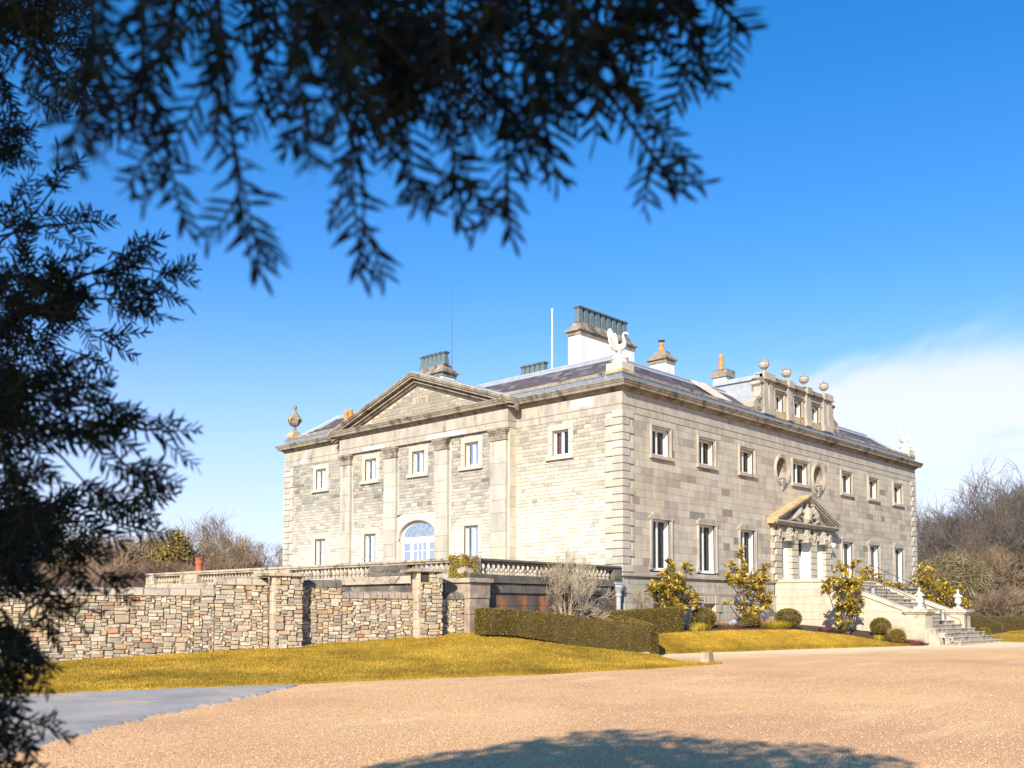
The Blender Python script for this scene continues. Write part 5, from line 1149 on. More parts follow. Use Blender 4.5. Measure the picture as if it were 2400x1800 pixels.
# ================================================================ PLANTS
def hedge(label, path, wd, h0, group=None, seed=1, dens=1.):
    """a clipped hedge: path of (x, y, ground, top)"""
    rng = np.random.default_rng(seed); pts = polyline(path, max(8, int(sum(np.linalg.norm(np.diff(np.array(path)[:, :2], axis=0), axis=1))/.25)))
    n = len(pts); prof_ = [(-1, 0), (-1.02, .5), (-1, .85), (-.88, .98), (-.4, 1.01), (.4, 1.01), (.88, .98), (1, .85), (1.02, .5), (1, 0)]
    V = []
    for i, p in enumerate(pts):
        d = pts[min(i+1, n-1)][:2]-pts[max(i-1, 0)][:2]; d /= np.linalg.norm(d); nn = np.array([d[1], -d[0]]); e = .80 if i in (0, n-1) else 1.
        for a, b_ in prof_:
            q = p[:2]+nn*a*wd/2*e+d*(0 if i not in (0, n-1) else (-.06 if i == 0 else .06)); jz = 1+rng.normal(0, .012); V.append((q[0]+rng.normal(0, .012), q[1]+rng.normal(0, .012), p[2]-.05+(p[3]-p[2]+.05)*b_*jz))
    k = len(prof_); F = [(i*k+j, i*k+j+1, (i+1)*k+j+1, (i+1)*k+j) for i in range(n-1) for j in range(k-1)]+[tuple(range(k)), tuple(range((n-1)*k, n*k))[::-1]]
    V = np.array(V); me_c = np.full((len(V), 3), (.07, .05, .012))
    # leaf sprays over the surface
    G = V.reshape(n, k, 3); tri, col = [], []
    p = sample_sheet(G, int(14000*dens), rng); caps = []
    for E, m_ in ((G[0], int(900*dens)), (G[-1], int(900*dens))):
        u, v = rng.random(m_), rng.random(m_); a_, b_ = E[0], E[-1]; q = a_+(b_-a_)*u[:, None]; top = E[4][2]; q[:, 2] = q[:, 2]+(top-q[:, 2])*v; caps.append(q)
    p = np.concatenate([p]+caps); m_ = len(p); s = .026*(.6+.7*rng.random(m_))[:, None]; a_ = rng.normal(size=(m_, 3)); a_ /= np.linalg.norm(a_, axis=1)[:, None]; b_ = np.cross(a_, rng.normal(size=(m_, 3))); b_ /= np.linalg.norm(b_, axis=1)[:, None]
    p = p+rng.normal(0, .018, (m_, 3)); T = np.stack([p+a_*s, p-a_*s*.6+b_*s*.6, p-a_*s*.6-b_*s*.6], 1)
    pal = np.array([(.17, .118, .018), (.22, .15, .02), (.12, .085, .015), (.26, .165, .025), (.17, .095, .025)])[rng.choice(5, m_, p=[.3, .25, .25, .08, .12])]*(.7+.6*rng.random(m_))[:, None]
    nV = np.concatenate([V, T.reshape(-1, 3)]); nF = F+[(len(V)+3*i, len(V)+3*i+1, len(V)+3*i+2) for i in range(m_)]
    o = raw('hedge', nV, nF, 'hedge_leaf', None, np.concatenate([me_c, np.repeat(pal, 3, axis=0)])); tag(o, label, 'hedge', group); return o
hedge('low clipped hedge running forward from the terrace corner to the lawn edge', [(-8.3, -.85, 1.0, 1.73), (-7.3, -1.05, .97, 1.70), (-6.0, -1.75, .75, 1.58), (-4.8, -2.5, .48, 1.40), (-3.9, -3.15, .34, 1.28), (-3.35, -3.45, .3, 1.22), (-2.9, -3.1, .33, 1.24), (-2.55, -2.2, .5, 1.38), (-2.4, -1.3, .75, 1.55)], .72, .9, 'clipped hedges before the house', 1, 1.6)
hedge('straight clipped hedge end behind the lawn under the first magnolia', [(-2.75, -1.1, .80, 1.62), (-1, -1.25, .88, 1.70), (1.15, -1.6, .92, 1.80)], .75, .9, 'clipped hedges before the house', 2)
hedge('long clipped hedge at the right beyond the stair', [(23.5, -3.6, .5, 1.45), (30, -6.6, .6, 1.38), (42, -12.5, .5, 1.3), (60, -22, .5, 1.3)], .9, 1., None, 3, 2.0)
def box_ball(label, x, y, z, r, h, seed):
    rng = np.random.default_rng(seed); m_ = 2600; a = rng.normal(size=(m_, 3)); a /= np.linalg.norm(a, axis=1)[:, None]; a[:, 2] = np.where(a[:, 2] < -.75, -a[:, 2], a[:, 2])
    p = np.array([x, y, z+h*.5])+a*np.array([r, r, h*.5])*(1+rng.normal(0, .025, m_))[:, None]; s = .025*(.7+.7*rng.random(m_))[:, None]
    q = rng.normal(size=(m_, 3)); q /= np.linalg.norm(q, axis=1)[:, None]; w_ = np.cross(q, rng.normal(size=(m_, 3))); w_ /= np.linalg.norm(w_, axis=1)[:, None]
    T = np.stack([p+q*s, p-q*s*.6+w_*s*.6, p-q*s*.6-w_*s*.6], 1)
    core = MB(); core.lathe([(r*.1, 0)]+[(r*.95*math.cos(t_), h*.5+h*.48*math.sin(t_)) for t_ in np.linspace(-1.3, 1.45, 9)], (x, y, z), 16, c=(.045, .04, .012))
    nV = core.V+[tuple(v) for v in T.reshape(-1, 3)]; n0 = len(core.V); pal = np.array([(.16, .115, .02), (.22, .155, .022), (.11, .08, .015), (.28, .18, .03)])[rng.integers(0, 4, m_)]*(.7+.6*rng.random(m_))[:, None]
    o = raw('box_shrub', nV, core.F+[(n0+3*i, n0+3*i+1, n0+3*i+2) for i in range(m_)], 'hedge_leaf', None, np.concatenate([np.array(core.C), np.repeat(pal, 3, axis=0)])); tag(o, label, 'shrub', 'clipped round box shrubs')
box_ball('clipped box ball before the first basement window beside the hedge', 3.54, -1.24, 1.02, .50, .80, 1)
box_ball('smallest clipped box ball under the second magnolia', 6.12, -1.79, 1.0, .36, .60, 2)
box_ball('largest clipped box ball at the foot of the stair side wall', 8.57, -2.21, .98, .56, .82, 3)
box_ball('clipped box ball halfway along the stair side wall right of the third magnolia', 10.75, -5.24, .70, .42, .72, 4)
box_ball('low clipped box ball beside the left stair pier', 10.24, -6.13, .34, .33, .62, 5)
box_ball('clipped box ball right of the stair foot', 18.6, -6.8, .36, .30, .60, 6)

# ---- magnolias: stems, and whorls of long glossy leaves at the ends of the twigs
def leaf_mesh(name, c, L=.215):
    w_ = L*.20; V = [(0, 0, 0), (L*.3, w_*.8, .01), (L*.62, w_, .0), (L, 0, -.012), (L*.62, -w_, .0), (L*.3, -w_*.8, .01), (L*.3, 0, -.012), (L*.62, 0, -.02)]
    F = [(0, 6, 1), (6, 7, 2, 1), (7, 3, 2), (0, 5, 6), (6, 5, 4, 7), (7, 4, 3)]
    me = bpy.data.meshes.new(name); me.from_pydata(V, [], F); a = me.color_attributes.new('col', 'FLOAT_COLOR', 'POINT'); a.data.foreach_set('color', np.tile(np.array([*c, 1], np.float32), (len(V), 1)).ravel()); me.materials.append(MAT['magnolia_leaf']); return me, np.array(V), F
MC = [(.58, .40, .03), (.44, .31, .025), (.20, .16, .02), (.68, .48, .05), (.34, .15, .04), (.28, .21, .022)]
LM = [leaf_mesh('leaf', c) for c in MC]
def magnolia(label, x, y, z, blobs, n_wh, seed, stems=5):
    rng = np.random.default_rng(seed); t = thing('magnolia_shrub', label, 'shrub', (x, y, z), 'magnolia shrubs along the house')
    blobs = [np.array(b_, float) for b_ in blobs]; vol = np.array([b_[3]*b_[4]*b_[5] for b_ in blobs])**.75; leaves = []; sk = MB()
    tips = []
    for i in range(n_wh):
        b_ = blobs[rng.choice(len(blobs), p=vol/vol.sum())]; d = rng.normal(size=3); d /= np.linalg.norm(d); r = rng.random()**.35
        tips.append((b_[:3]+d*b_[3:6]*r, d))
    base = np.array([x, y, z-.05]); hubs = [b_[:3]-np.array([0, 0, b_[5]*.3]) for b_ in blobs]
    for h in hubs:
        m1 = (base+h)/2+rng.normal(0, .08, 3); m1[2] = base[2]+(h[2]-base[2])*.55; sk.tube([base+rng.normal(0, .06, 3)*[1, 1, 0], m1, h], [.035, .025, .016], 6)
    for p, d in tips:
        hb = hubs[int(np.argmin([np.linalg.norm(p-h) for h in hubs]))]; mid = hb*.4+p*.6+np.array([0, 0, -.04]); sk.tube([hb+rng.normal(0, .05, 3), mid, p], [.012, .008, .005], 4)
        ax = d*.6+np.array([0, 0, .8])+rng.normal(0, .3, 3); ax /= np.linalg.norm(ax); k = rng.integers(7, 12)
        for j in range(k):
            a = np.cross(ax, rng.normal(size=3)); a /= np.linalg.norm(a); e = a*math.cos(.5)+ax*rng.uniform(.1, .95); e /= np.linalg.norm(e); leaves.append((p-ax*rng.random()*.10, e, rng.uniform(.75, 1.15)))
    sk.build('branches', 'bark_brown', t)
    def mtx(p, e, s):
        yv = np.cross(e, [0, 0, 1.]+rng.normal(0, .25, 3)); yv /= np.linalg.norm(yv)+1e-9; zv = np.cross(e, yv)*-1; zv = np.cross(e, yv); 
        if zv[2] < 0: zv = -zv; yv = -yv
        return np.stack([e*s, yv*s, zv*s], 1)
    dd = [(-(p-CAM)@(-SUN*0+[0, 0, 0])) for p, e, s in leaves]
    order = np.argsort([(p-CAM)@FW for p, e, s in leaves]); V, F, C = [], [], []
    for q, i in enumerate(order):
        p, e, s = leaves[i]; M_ = mtx(p, e, s); ci = rng.choice(6, p=[.25, .2, .23, .11, .07, .14])
        if q < 300:
            o = bpy.data.objects.new('leaf', LM[ci][0]); COLL.objects.link(o); o.parent = t; Mx = Matrix.Identity(4)
            for r_ in range(3):
                for c_ in range(3): Mx[r_][c_] = M_[r_, c_]
                Mx[r_][3] = p[r_]
            o.matrix_parent_inverse = WM[t.name].inverted(); o.matrix_basis = Mx
        else:
            n0 = len(V); V += (LM[ci][1]@M_.T+p).tolist(); F += [tuple(n0+k for k in f) for f in LM[ci][2]]; C += [MC[ci]]*8
    if V: raw('foliage', V, F, 'magnolia_leaf', t, np.array(C), kind='stuff')
magnolia('broad rounded magnolia left of the second tall window, partly behind the hedge', 1.9, -.9, 1.05, [(1.5, -.9, 2.5, .75, .5, .75), (2.3, -.9, 2.9, .7, .5, .75), (2.9, -1.0, 2.2, .6, .5, .45), (.9, -1.0, 2.5, .55, .4, .35), (1.8, -1.0, 1.75, .9, .5, .35), (3.7, -1.1, 1.9, .35, .25, .22), (1.7, -.9, 3.4, .4, .3, .45), (2.9, -.9, 3.3, .35, .3, .3)], 175, 1)
magnolia('tall open magnolia left of the doorway with a leading shoot above its crown', 6.6, -1.5, 1.05, [(6.2, -1.5, 3.9, .3, .3, .55), (6.1, -1.5, 3.1, .7, .5, .5), (7.3, -1.5, 3.0, .7, .5, .5), (6.8, -1.6, 2.2, .9, .6, .6), (7.6, -1.6, 2.2, .45, .4, .45), (4.9, -1.6, 3.0, .4, .3, .28), (4.95, -1.6, 1.95, .32, .3, .2), (6.2, -1.7, 1.6, .6, .4, .25), (7.9, -1.5, 3.5, .3, .3, .25), (5.4, -1.5, 3.5, .3, .3, .2)], 165, 2)
magnolia('leaning magnolia before the stair side wall right of the doorway', 9.9, -4.1, .78, [(9.4, -4.0, 2.75, .8, .5, .45), (10.6, -4.1, 2.85, .75, .5, .38), (9.8, -4.1, 2.1, .6, .5, .5), (10.5, -4.1, 1.75, .65, .5, .3), (9.9, -4.0, 3.5, .35, .3, .3), (10.8, -4.1, 3.65, .35, .3, .3), (9.3, -4.3, 1.25, .4, .3, .35), (11.3, -4.2, 2.2, .3, .3, .2), (11.5, -4.2, 3.1, .4, .3, .15), (8.6, -4.0, 2.5, .3, .3, .2)], 160, 3)
magnolia('low spreading magnolia beyond the stair against the house wall', 19.6, -1.6, 1.0, [(18.6, -1.5, 3.25, .9, .6, .5), (19.8, -1.6, 2.75, 1.0, .6, .6), (17.9, -1.6, 3.7, .5, .4, .35), (21.0, -1.7, 2.6, 1.1, .6, .7)], 130, 4)
magnolia('dense magnolia right of the stair beyond the house corner', 23.5, -3.0, .9, [(22.3, -2.8, 3.0, 1.2, .8, .8), (23.8, -3.0, 2.6, 1.5, .8, .9), (25.6, -3.2, 2.4, 1.3, .8, .8), (22.0, -2.9, 3.7, .6, .5, .5), (21.4, -3.2, 1.8, 1.0, .6, .6)], 240, 5)

# ---- leafless trees and shrubs
def tree_mesh(seed, H, lean=.15, levels=5, spread=.55, trunk=.16, split=(2, 4), up=.25, sides=(6, 5, 4, 3, 3, 3), twig=.012, low=.35, stems=1, wander=.12, lenf=.72):
    rng = np.random.default_rng(seed); big, fine = MB(), MB()
    def grow(p, d, L, r, lv):
        n = 4 if lv < 2 else 3; pts = [p]; q = p.copy(); dd = d.copy()
        for i in range(n):
            dd = dd+rng.normal(0, wander, 3)+np.array([0, 0, up*.12]); dd /= np.linalg.norm(dd); q = q+dd*L/n; pts.append(q.copy())
        r1 = max(r*.55, twig*.6); rad = np.linspace(r, r1, n+1); (big if lv < 2 else fine).tube(pts, rad, sides[min(lv, 5)])
        if lv >= levels: return
        k = rng.integers(*split)+ (1 if lv > 1 else 0)
        for j in range(k+1):
            f = 1. if j == 0 else rng.uniform(low if lv == 0 else .25, 1.); idx = min(int(f*n), n-1); s = pts[idx]+(pts[idx+1]-pts[idx])*(f*n-idx) if f < 1 else pts[-1]
            a = rng.normal(size=3); a -= dd*(a@dd); a /= np.linalg.norm(a); nd = dd*(1-spread*.6)+a*spread*rng.uniform(.6, 1.2)+np.array([0, 0, up*.3]); nd /= np.linalg.norm(nd)
            grow(s, nd, L*rng.uniform(lenf-.14, lenf+.10), max(r1*(1. if j == 0 else .72), twig), lv+1)
    for s in range(stems):
        d0 = np.array([rng.normal(0, lean), rng.normal(0, lean), 1.]); d0 /= np.linalg.norm(d0); grow(np.array([rng.normal(0, .12*(stems > 1)), rng.normal(0, .12*(stems > 1)), -.15]), d0, H*(.42 if stems == 1 else .38), trunk*(1 if stems == 1 else .6), 0)
    return big, fine
def mk_tree(name, seed, mt, label, cat, group, loc, rz=0, sc=1., **kw):
    big, fine = tree_mesh(seed, **kw); t = bpy.data.objects.new(name, None); t.empty_display_size = .3; COLL.objects.link(t); WM[t.name] = Matrix.Identity(4); tag(t, label, cat, group)
    big.build('trunk', mt, t); fine.build('branches', mt, t); t.location = loc; t.rotation_euler = (0, 0, rz); t.scale = (sc,)*3; return t
GR = 'leafless trees of the wood right of the house'; GL = 'leafless trees beyond the terrace'
TA = [mk_tree('bare_tree', 100+i, 'bark_brown', 'leafless brown tree in the dense wood right of the house', 'tree', GR, (0, 0, -50), H=9.5, levels=5, twig=.014, trunk=.17) for i in range(4)]
TB = [mk_tree('bare_tree', 200+i, 'bark_gold', 'pale trunked leafless tree standing before the darker wood at right', 'tree', GR, (0, 0, -50), H=9, levels=5, twig=.012, trunk=.15) for i in range(2)]
TS = [mk_tree('bare_shrub', 300+i, 'bark_tan', 'tan brown leafless bush at the edge of the wood', 'shrub', 'leafless bushes along the edge of the wood', (0, 0, -50), H=3.6, levels=4, twig=.012, trunk=.06, stems=7, lean=.4) for i in range(2)]
used = set()
def place(src, x, y, z, rz, sc, label=None):
    if src.name not in used:
        used.add(src.name); o = src; o.location = (x, y, z); o.rotation_euler = (0, 0, rz); o.scale = (sc,)*3
        if label: o['label'] = label
        return o
    return copy_thing(src, (x, y, z), rz, sc, label)
rg = np.random.default_rng(77)
def P_at(px, depth, z=None):
    p = at(px, 1434, depth); return p[0], p[1]
# right-hand wood: rows that climb the slope behind
wood = []
for row, (dep_, n, zb, s0) in enumerate(((72, 7, .7, .88), (84, 8, 1.5, 1.06), (98, 9, 3.0, 1.16), (114, 9, 5.0, 1.18))):
    for i in range(n):
        px = 2120+(2470-2120)*(i+.5+rg.uniform(-.35, .35))/n
        h = np.interp(px, [2120, 2200, 2290, 2360, 2450, 2620], [.62, .74, .92, 1.02, 1.06, 1.1])
        wood.append((px, dep_+rg.uniform(-4, 4), zb, s0*h*rg.uniform(.9, 1.12)))
for i, (px, d, zb, s) in enumerate(wood):
    x, y = P_at(px, d); place(TA[i % 4], x, y, zb-.3, rg.random()*6.28, s)
for i, (px, d, s) in enumerate(((2330, 66, .60), (2372, 68, .70), (2296, 70, .58))):
    x, y = P_at(px, d); place(TB[i % 2], x, y, .6, rg.random()*6.28, s, ('pale trunked leafless tree before the dark wood, the middle one of three', 'pale trunked leafless tree before the dark wood, rightmost and tallest of three', 'pale trunked leafless tree before the dark wood, leftmost of three')[i])
for i in range(9):
    px = 2285+i*19+rg.uniform(-8, 8); x, y = P_at(px, 58+rg.uniform(-2, 8)); place(TS[i % 2], x, y, .6, rg.random()*6.28, rg.uniform(.65, .95))
# dense twig mass deep in the wood
def thicket(name, label, pts, n, size, pal, seed, kind='stuff', cat=None, m='twig_leaf', elong=4.):
    rng = np.random.default_rng(seed); B_ = np.array(pts); w_ = B_[:, 3]*B_[:, 4]*B_[:, 5]; i = rng.choice(len(B_), n, p=w_**.8/(w_**.8).sum()); d = rng.normal(size=(n, 3)); d /= np.linalg.norm(d, axis=1)[:, None]
    p = B_[i, :3]+d*B_[i, 3:6]*(rng.random(n)**.4)[:, None]; a = rng.normal(size=(n, 3)); a[:, 2] = abs(a[:, 2])*1.2; a /= np.linalg.norm(a, axis=1)[:, None]; b_ = np.cross(a, rng.normal(size=(n, 3))); b_ /= np.linalg.norm(b_, axis=1)[:, None]
    s = size*(.5+rng.random(n))[:, None]; T = np.stack([p-a*s*elong/2+b_*s*.15, p-a*s*elong/2-b_*s*.15, p+a*s*elong/2], 1) if elong > 1.5 else np.stack([p+a*s, p-a*s*.6+b_*s*.7, p-a*s*.6-b_*s*.7], 1)
    c = np.array(pal)[rng.integers(0, len(pal), n)]*(.6+.8*rng.random(n))[:, None]; o = bulk_tris(name, None, T, c, m, kind); 
    if kind is None or kind == '': del o['kind']
    if label: tag(o, label, cat)
    return o
bl = []
for px in range(2130, 2640, 28):
    for d in (90, 106):
        x, y = P_at(px, d); hh = np.interp(px, [2120, 2290, 2450], [4.2, 6.8, 8.0]); bl.append((x, y, hh*.45+(1.5 if d > 100 else .8), 3.2, 3.2, hh*.52))
thicket('undergrowth', None, bl, 110000, .26, [(.055, .044, .034), (.038, .031, .024), (.075, .058, .042), (.055, .048, .03)], 3, elong=6)
thicket('undergrowth', None, [(b_[0], b_[1], 2.4, 3.4, 3.4, 3.0) for b_ in bl], 45000, .3, [(.05, .045, .03), (.07, .055, .04), (.04, .04, .025)], 4, elong=2)
for i, (px, d, r_) in enumerate(((2232, 66, 2.6), (2180, 74, 2.2))):
    x, y = P_at(px, d); thicket('olive_shrub', ('rounded olive green leafless thicket close behind the house corner', 'smaller greenish thicket between the house corner and the olive one')[i], [(x, y, 3.2, r_, r_, 2.5)], 9000, .13, [(.23, .19, .10), (.18, .15, .08), (.27, .22, .12)], 9+i, kind='', cat='shrub', elong=7)
# left of the house
L1 = [mk_tree('bare_tree', 400+i, 'bark_gold', 'leafless tree with pale twigs against the sky left of the house', 'tree', GL, (0, 0, -50), H=8.4, levels=5, twig=.012, trunk=.10, lean=.1) for i in range(3)]
L2 = [mk_tree('bare_shrub', 420+i, 'bark_red', 'brown leafless bush behind the terrace balustrade', 'shrub', 'leafless bushes beyond the terrace', (0, 0, -50), H=4.6, levels=4, twig=.014, trunk=.05, stems=7, lean=.4) for i in range(2)]
for i, (px, d, s) in enumerate(((452, 78, 1.02), (500, 80, 1.0), (520, 74, .92), (545, 80, .95), (575, 82, .8), (470, 84, 1.1), (425, 80, .95), (640, 84, .8), (662, 80, .7), (390, 76, .9), (330, 74, .8), (250, 72, .8), (180, 70, .85), (110, 70, .9), (30, 70, .9), (-60, 70, 1.), (-160, 70, 1.))):
    x, y = P_at(px, d); place(L1[i % 3], x, y, .7, rg.random()*6.28, s)
for i in range(22):
    px = -160+i*38+rg.uniform(-10, 10); x, y = P_at(px, 64+rg.uniform(-3, 6)); place(L2[i % 2], x, y, .7, rg.random()*6.28, rg.uniform(.85, 1.15))
bl = []
for px in range(-200, 640, 30):
    x, y = P_at(px, 72); hh = np.interp(px, [-200, 380, 460, 560, 640], [7, 7.8, 6.6, 5.4, 4.0]); bl.append((x, y, hh*.45, 2.2, 2.2, hh*.5))
thicket('undergrowth', None, bl, 45000, .17, [(.28, .185, .09), (.22, .14, .075), (.33, .225, .10), (.17, .12, .06)], 5, elong=6)
for i, (px, d, zc, h) in enumerate(((415, 70, 4.9, 2.6), (385, 70, 4.2, 2.2))):
    x, y = P_at(px, d); thicket('evergreen_tree', ('golden green ivy clad tree rising above the bushes left of the house', 'lower golden evergreen beside the taller one left of the house')[i], [(x, y, zc, 1.0, 1.0, h), (x+.5, y, zc-1.5, 1.3, 1.3, 1.8)], 6500, .11, [(.25, .175, .05), (.30, .21, .06), (.16, .12, .045)], 30+i, kind='', cat='tree', elong=1.)
x, y = P_at(610, 76)
pine = thing('pine_tree', 'small flat topped pine with layered branches left of the house corner', 'tree', (x, y, .7))
one(lambda m: m.tube([(x-.5, y, .6), (x-.2, y, 2.6), (x, y, 4.3)], [.12, .09, .05], 7), 'trunk', 'bark_brown', pine)
th = thicket('crown', None, [(x+a, y+b_, z, 1.2, 1.0, .16) for a, b_, z in ((.2, 0, 4.3), (.9, .3, 3.9), (-.6, -.2, 4.0), (1.3, .2, 3.4), (-.9, .1, 3.5), (.3, -.3, 3.6), (1.0, .6, 3.0))], 5000, .08, [(.17, .17, .06), (.12, .13, .05), (.22, .20, .07)], 40, elong=2); th.parent = pine; th.matrix_parent_inverse = WM[pine.name].inverted()
x, y = P_at(465, 45); pot = one(lambda m: m.lathe([(.20, -1.8), (.19, .05), (.16, .1), (.155, .36), (.20, .38), (.20, .46), (.17, .48), (.17, .58), (.2, .62), (.2, .66)], (x, y, 3.42), 14), 'chimney_pot', 'brick_red', smooth=False); tag(pot, 'red clay chimney pot rising behind the far balustrade', 'chimney pot')
# bare shrubs before the terrace
for (px, d, zb, s, sd, lb) in ((1332, 34.0, .95, 1.0, 501, 'large pale leafless shrub with many stems before the terrace wall'), (1480, 37.6, 1.0, .62, 502, 'small pale leafless shrub at the near corner of the house')):
    p = at(px, 1440, d); o = mk_tree('bare_shrub', sd, 'bark_pale', lb, 'shrub', None, (p[0], p[1], zb), H=3.15, levels=4, twig=.006, trunk=.055, stems=11 if s > .9 else 9, lean=.35, spread=.5, split=(2, 4)); o.scale = (s*.8, s*.8, s)
# low plants in the bed
def tuft(label, x, y, z, r, h, pal, seed, n=500, group='low plants in the flower bed'):
    rng = np.random.default_rng(seed); a = rng.random(n)*6.28; rr_ = r*np.sqrt(rng.random(n)); p = np.stack([x+rr_*np.cos(a), y+rr_*np.sin(a), np.full(n, z)], 1); hh = h*(.5+.6*rng.random(n)); ln = np.stack([np.cos(a)*rr_*.7+rng.normal(0, .06, n), np.sin(a)*rr_*.7+rng.normal(0, .06, n), hh], 1)
    b_ = np.stack([np.cos(a+1.57)*.011, np.sin(a+1.57)*.011, np.zeros(n)], 1); T = np.stack([p-b_, p+b_, p+ln], 1); o = bulk_tris('tuft', None, T, np.array(pal)[rng.integers(0, len(pal), n)]*(.7+.6*rng.random(n))[:, None], 'plant'); del o['kind']; tag(o, label, 'plant', group)
YP = [(.55, .40, .03), (.62, .46, .05), (.40, .32, .04)]; PP = [(.50, .28, .18), (.42, .22, .14), (.58, .38, .26)]; SP = [(.50, .33, .15), (.58, .40, .20), (.40, .26, .12)]; RP = [(.25, .08, .09), (.32, .12, .12), (.2, .07, .06)]
tuft('yellow grassy tuft left of the first box ball', 2.5, -1.75, .92, .32, .34, YP, 1); tuft('wide yellow grassy clump between the two box balls by the stair wall', 7.3, -2.35, .95, .5, .36, YP, 2, 900)
tuft('pink heathery plant before the basement wall', 5.0, -1.5, 1.0, .5, .32, PP, 3, 900); tuft('dry pinkish plant left of the largest box ball', 7.7, -1.7, 1.02, .35, .45, PP, 4); tuft('straw coloured dry grass behind the two box balls at the stair foot', 10.9, -5.75, .5, .3, .62, SP, 5, 800)
tuft('small lime yellow tuft near the stair foot', 9.9, -5.5, .5, .16, .26, YP, 6, 250); tuft('dark red low plant beside the left stair pier', 10.75, -6.6, .34, .3, .24, RP, 7, 500); tuft('small purple red plant before the stair side wall', 9.0, -3.7, .85, .28, .22, RP, 8, 350)
tuft('little yellow sprig at the left end of the bed', 1.75, -2.0, .92, .14, .2, YP, 9, 160)
sb = one(lambda m: m.hexa([(-4.47, -6.48, .1), (-4.09, -6.42, .1), (-4.13, -6.12, .1), (-4.49, -6.18, .1), (-4.42, -6.44, .46), (-4.13, -6.4, .44), (-4.17, -6.16, .46), (-4.44, -6.2, .48)]), 'stone_block', 'red_stone'); tag(sb, 'small squared stone block on the tip of the lawn by the pale path', 'stone')
fl = thing('floodlight', 'grey garden floodlight on the ground among the bed plants', 'floodlight', (4.9, -1.75, 1.0))
one(lambda m: m.lathe([(.07, -.2), (.10, -.12), (.12, .05), (.12, .1)], (0, 0, 0), 12), 'lamp_housing', 'lead_pale', fl); lh = bpy.data.objects['lamp_housing']; lh.matrix_parent_inverse = Matrix.Identity(4); lh.location = (0, 0, .22); lh.rotation_euler = (math.radians(70), 0, math.radians(65))
one(lambda m: m.tube([(4.9, -1.75, .95), (4.9, -1.75, 1.2)], .03, 7), 'stake', 'dark_metal', fl)
# pale patch where a drain cover shows in the lawn
print('plants', round(time.time()-T0, 1))

# ================================================================ THE YEW OVER THE CAMERA
yt = thing('yew_tree', 'dark yew tree whose needled branches hang over the top and left of the view', 'tree', tuple(st_(-4.6, -3.2))+(0,))
bx, by = st_(-4.6, -3.2)
one(lambda m: m.tube([(bx, by, -.2), (bx+.1, by, 1.2), (bx+.2, by+.1, 3.5), (bx, by, 7.5)], [.42, .34, .26, .08], 12), 'trunk', 'bark_yew', yt)
rng = np.random.default_rng(12); n = 46000
cx, cy_ = st_(-3.2, -3.6)
d = rng.normal(size=(n, 3)); d /= np.linalg.norm(d, axis=1)[:, None]; r = rng.random(n)**.38; lobe = 1+.13*np.sin(d[:, 0]*5+1)*np.sin(d[:, 1]*6)+.08*np.sin(d[:, 2]*9)
p = np.array([cx, cy_, 4.55])+d*np.array([4.1, 4.1, 3.9])*(r*lobe)[:, None]
rel = p-CAM; tt = rel[:, :2]@f2; s_ = rel[:, :2]@r2
keep = (np.linalg.norm(rel, axis=1) > 1.5) & ~((tt > .15) & (abs(s_) < tt*.62+.5)) & (p[:, 2] > .9)
p = p[keep]; n = len(p); a = rng.normal(size=(n, 3)); a[:, 2] -= .4; a /= np.linalg.norm(a, axis=1)[:, None]; b_ = np.cross(a, rng.normal(size=(n, 3))); b_ /= np.linalg.norm(b_, axis=1)[:, None]; s = .15*(.6+.7*rng.random(n))[:, None]
T = np.stack([p-a*s, p+b_*s*.38, p+a*s], 1); T2 = np.stack([p-a*s, p-b_*s*.38, p+a*s], 1); c = np.array([(.03, .045, .018), (.022, .035, .015), (.045, .055, .02)])[rng.integers(0, 3, n)]
bulk_tris('crown', yt, np.concatenate([T, T2]), np.concatenate([c, c]), 'yew')
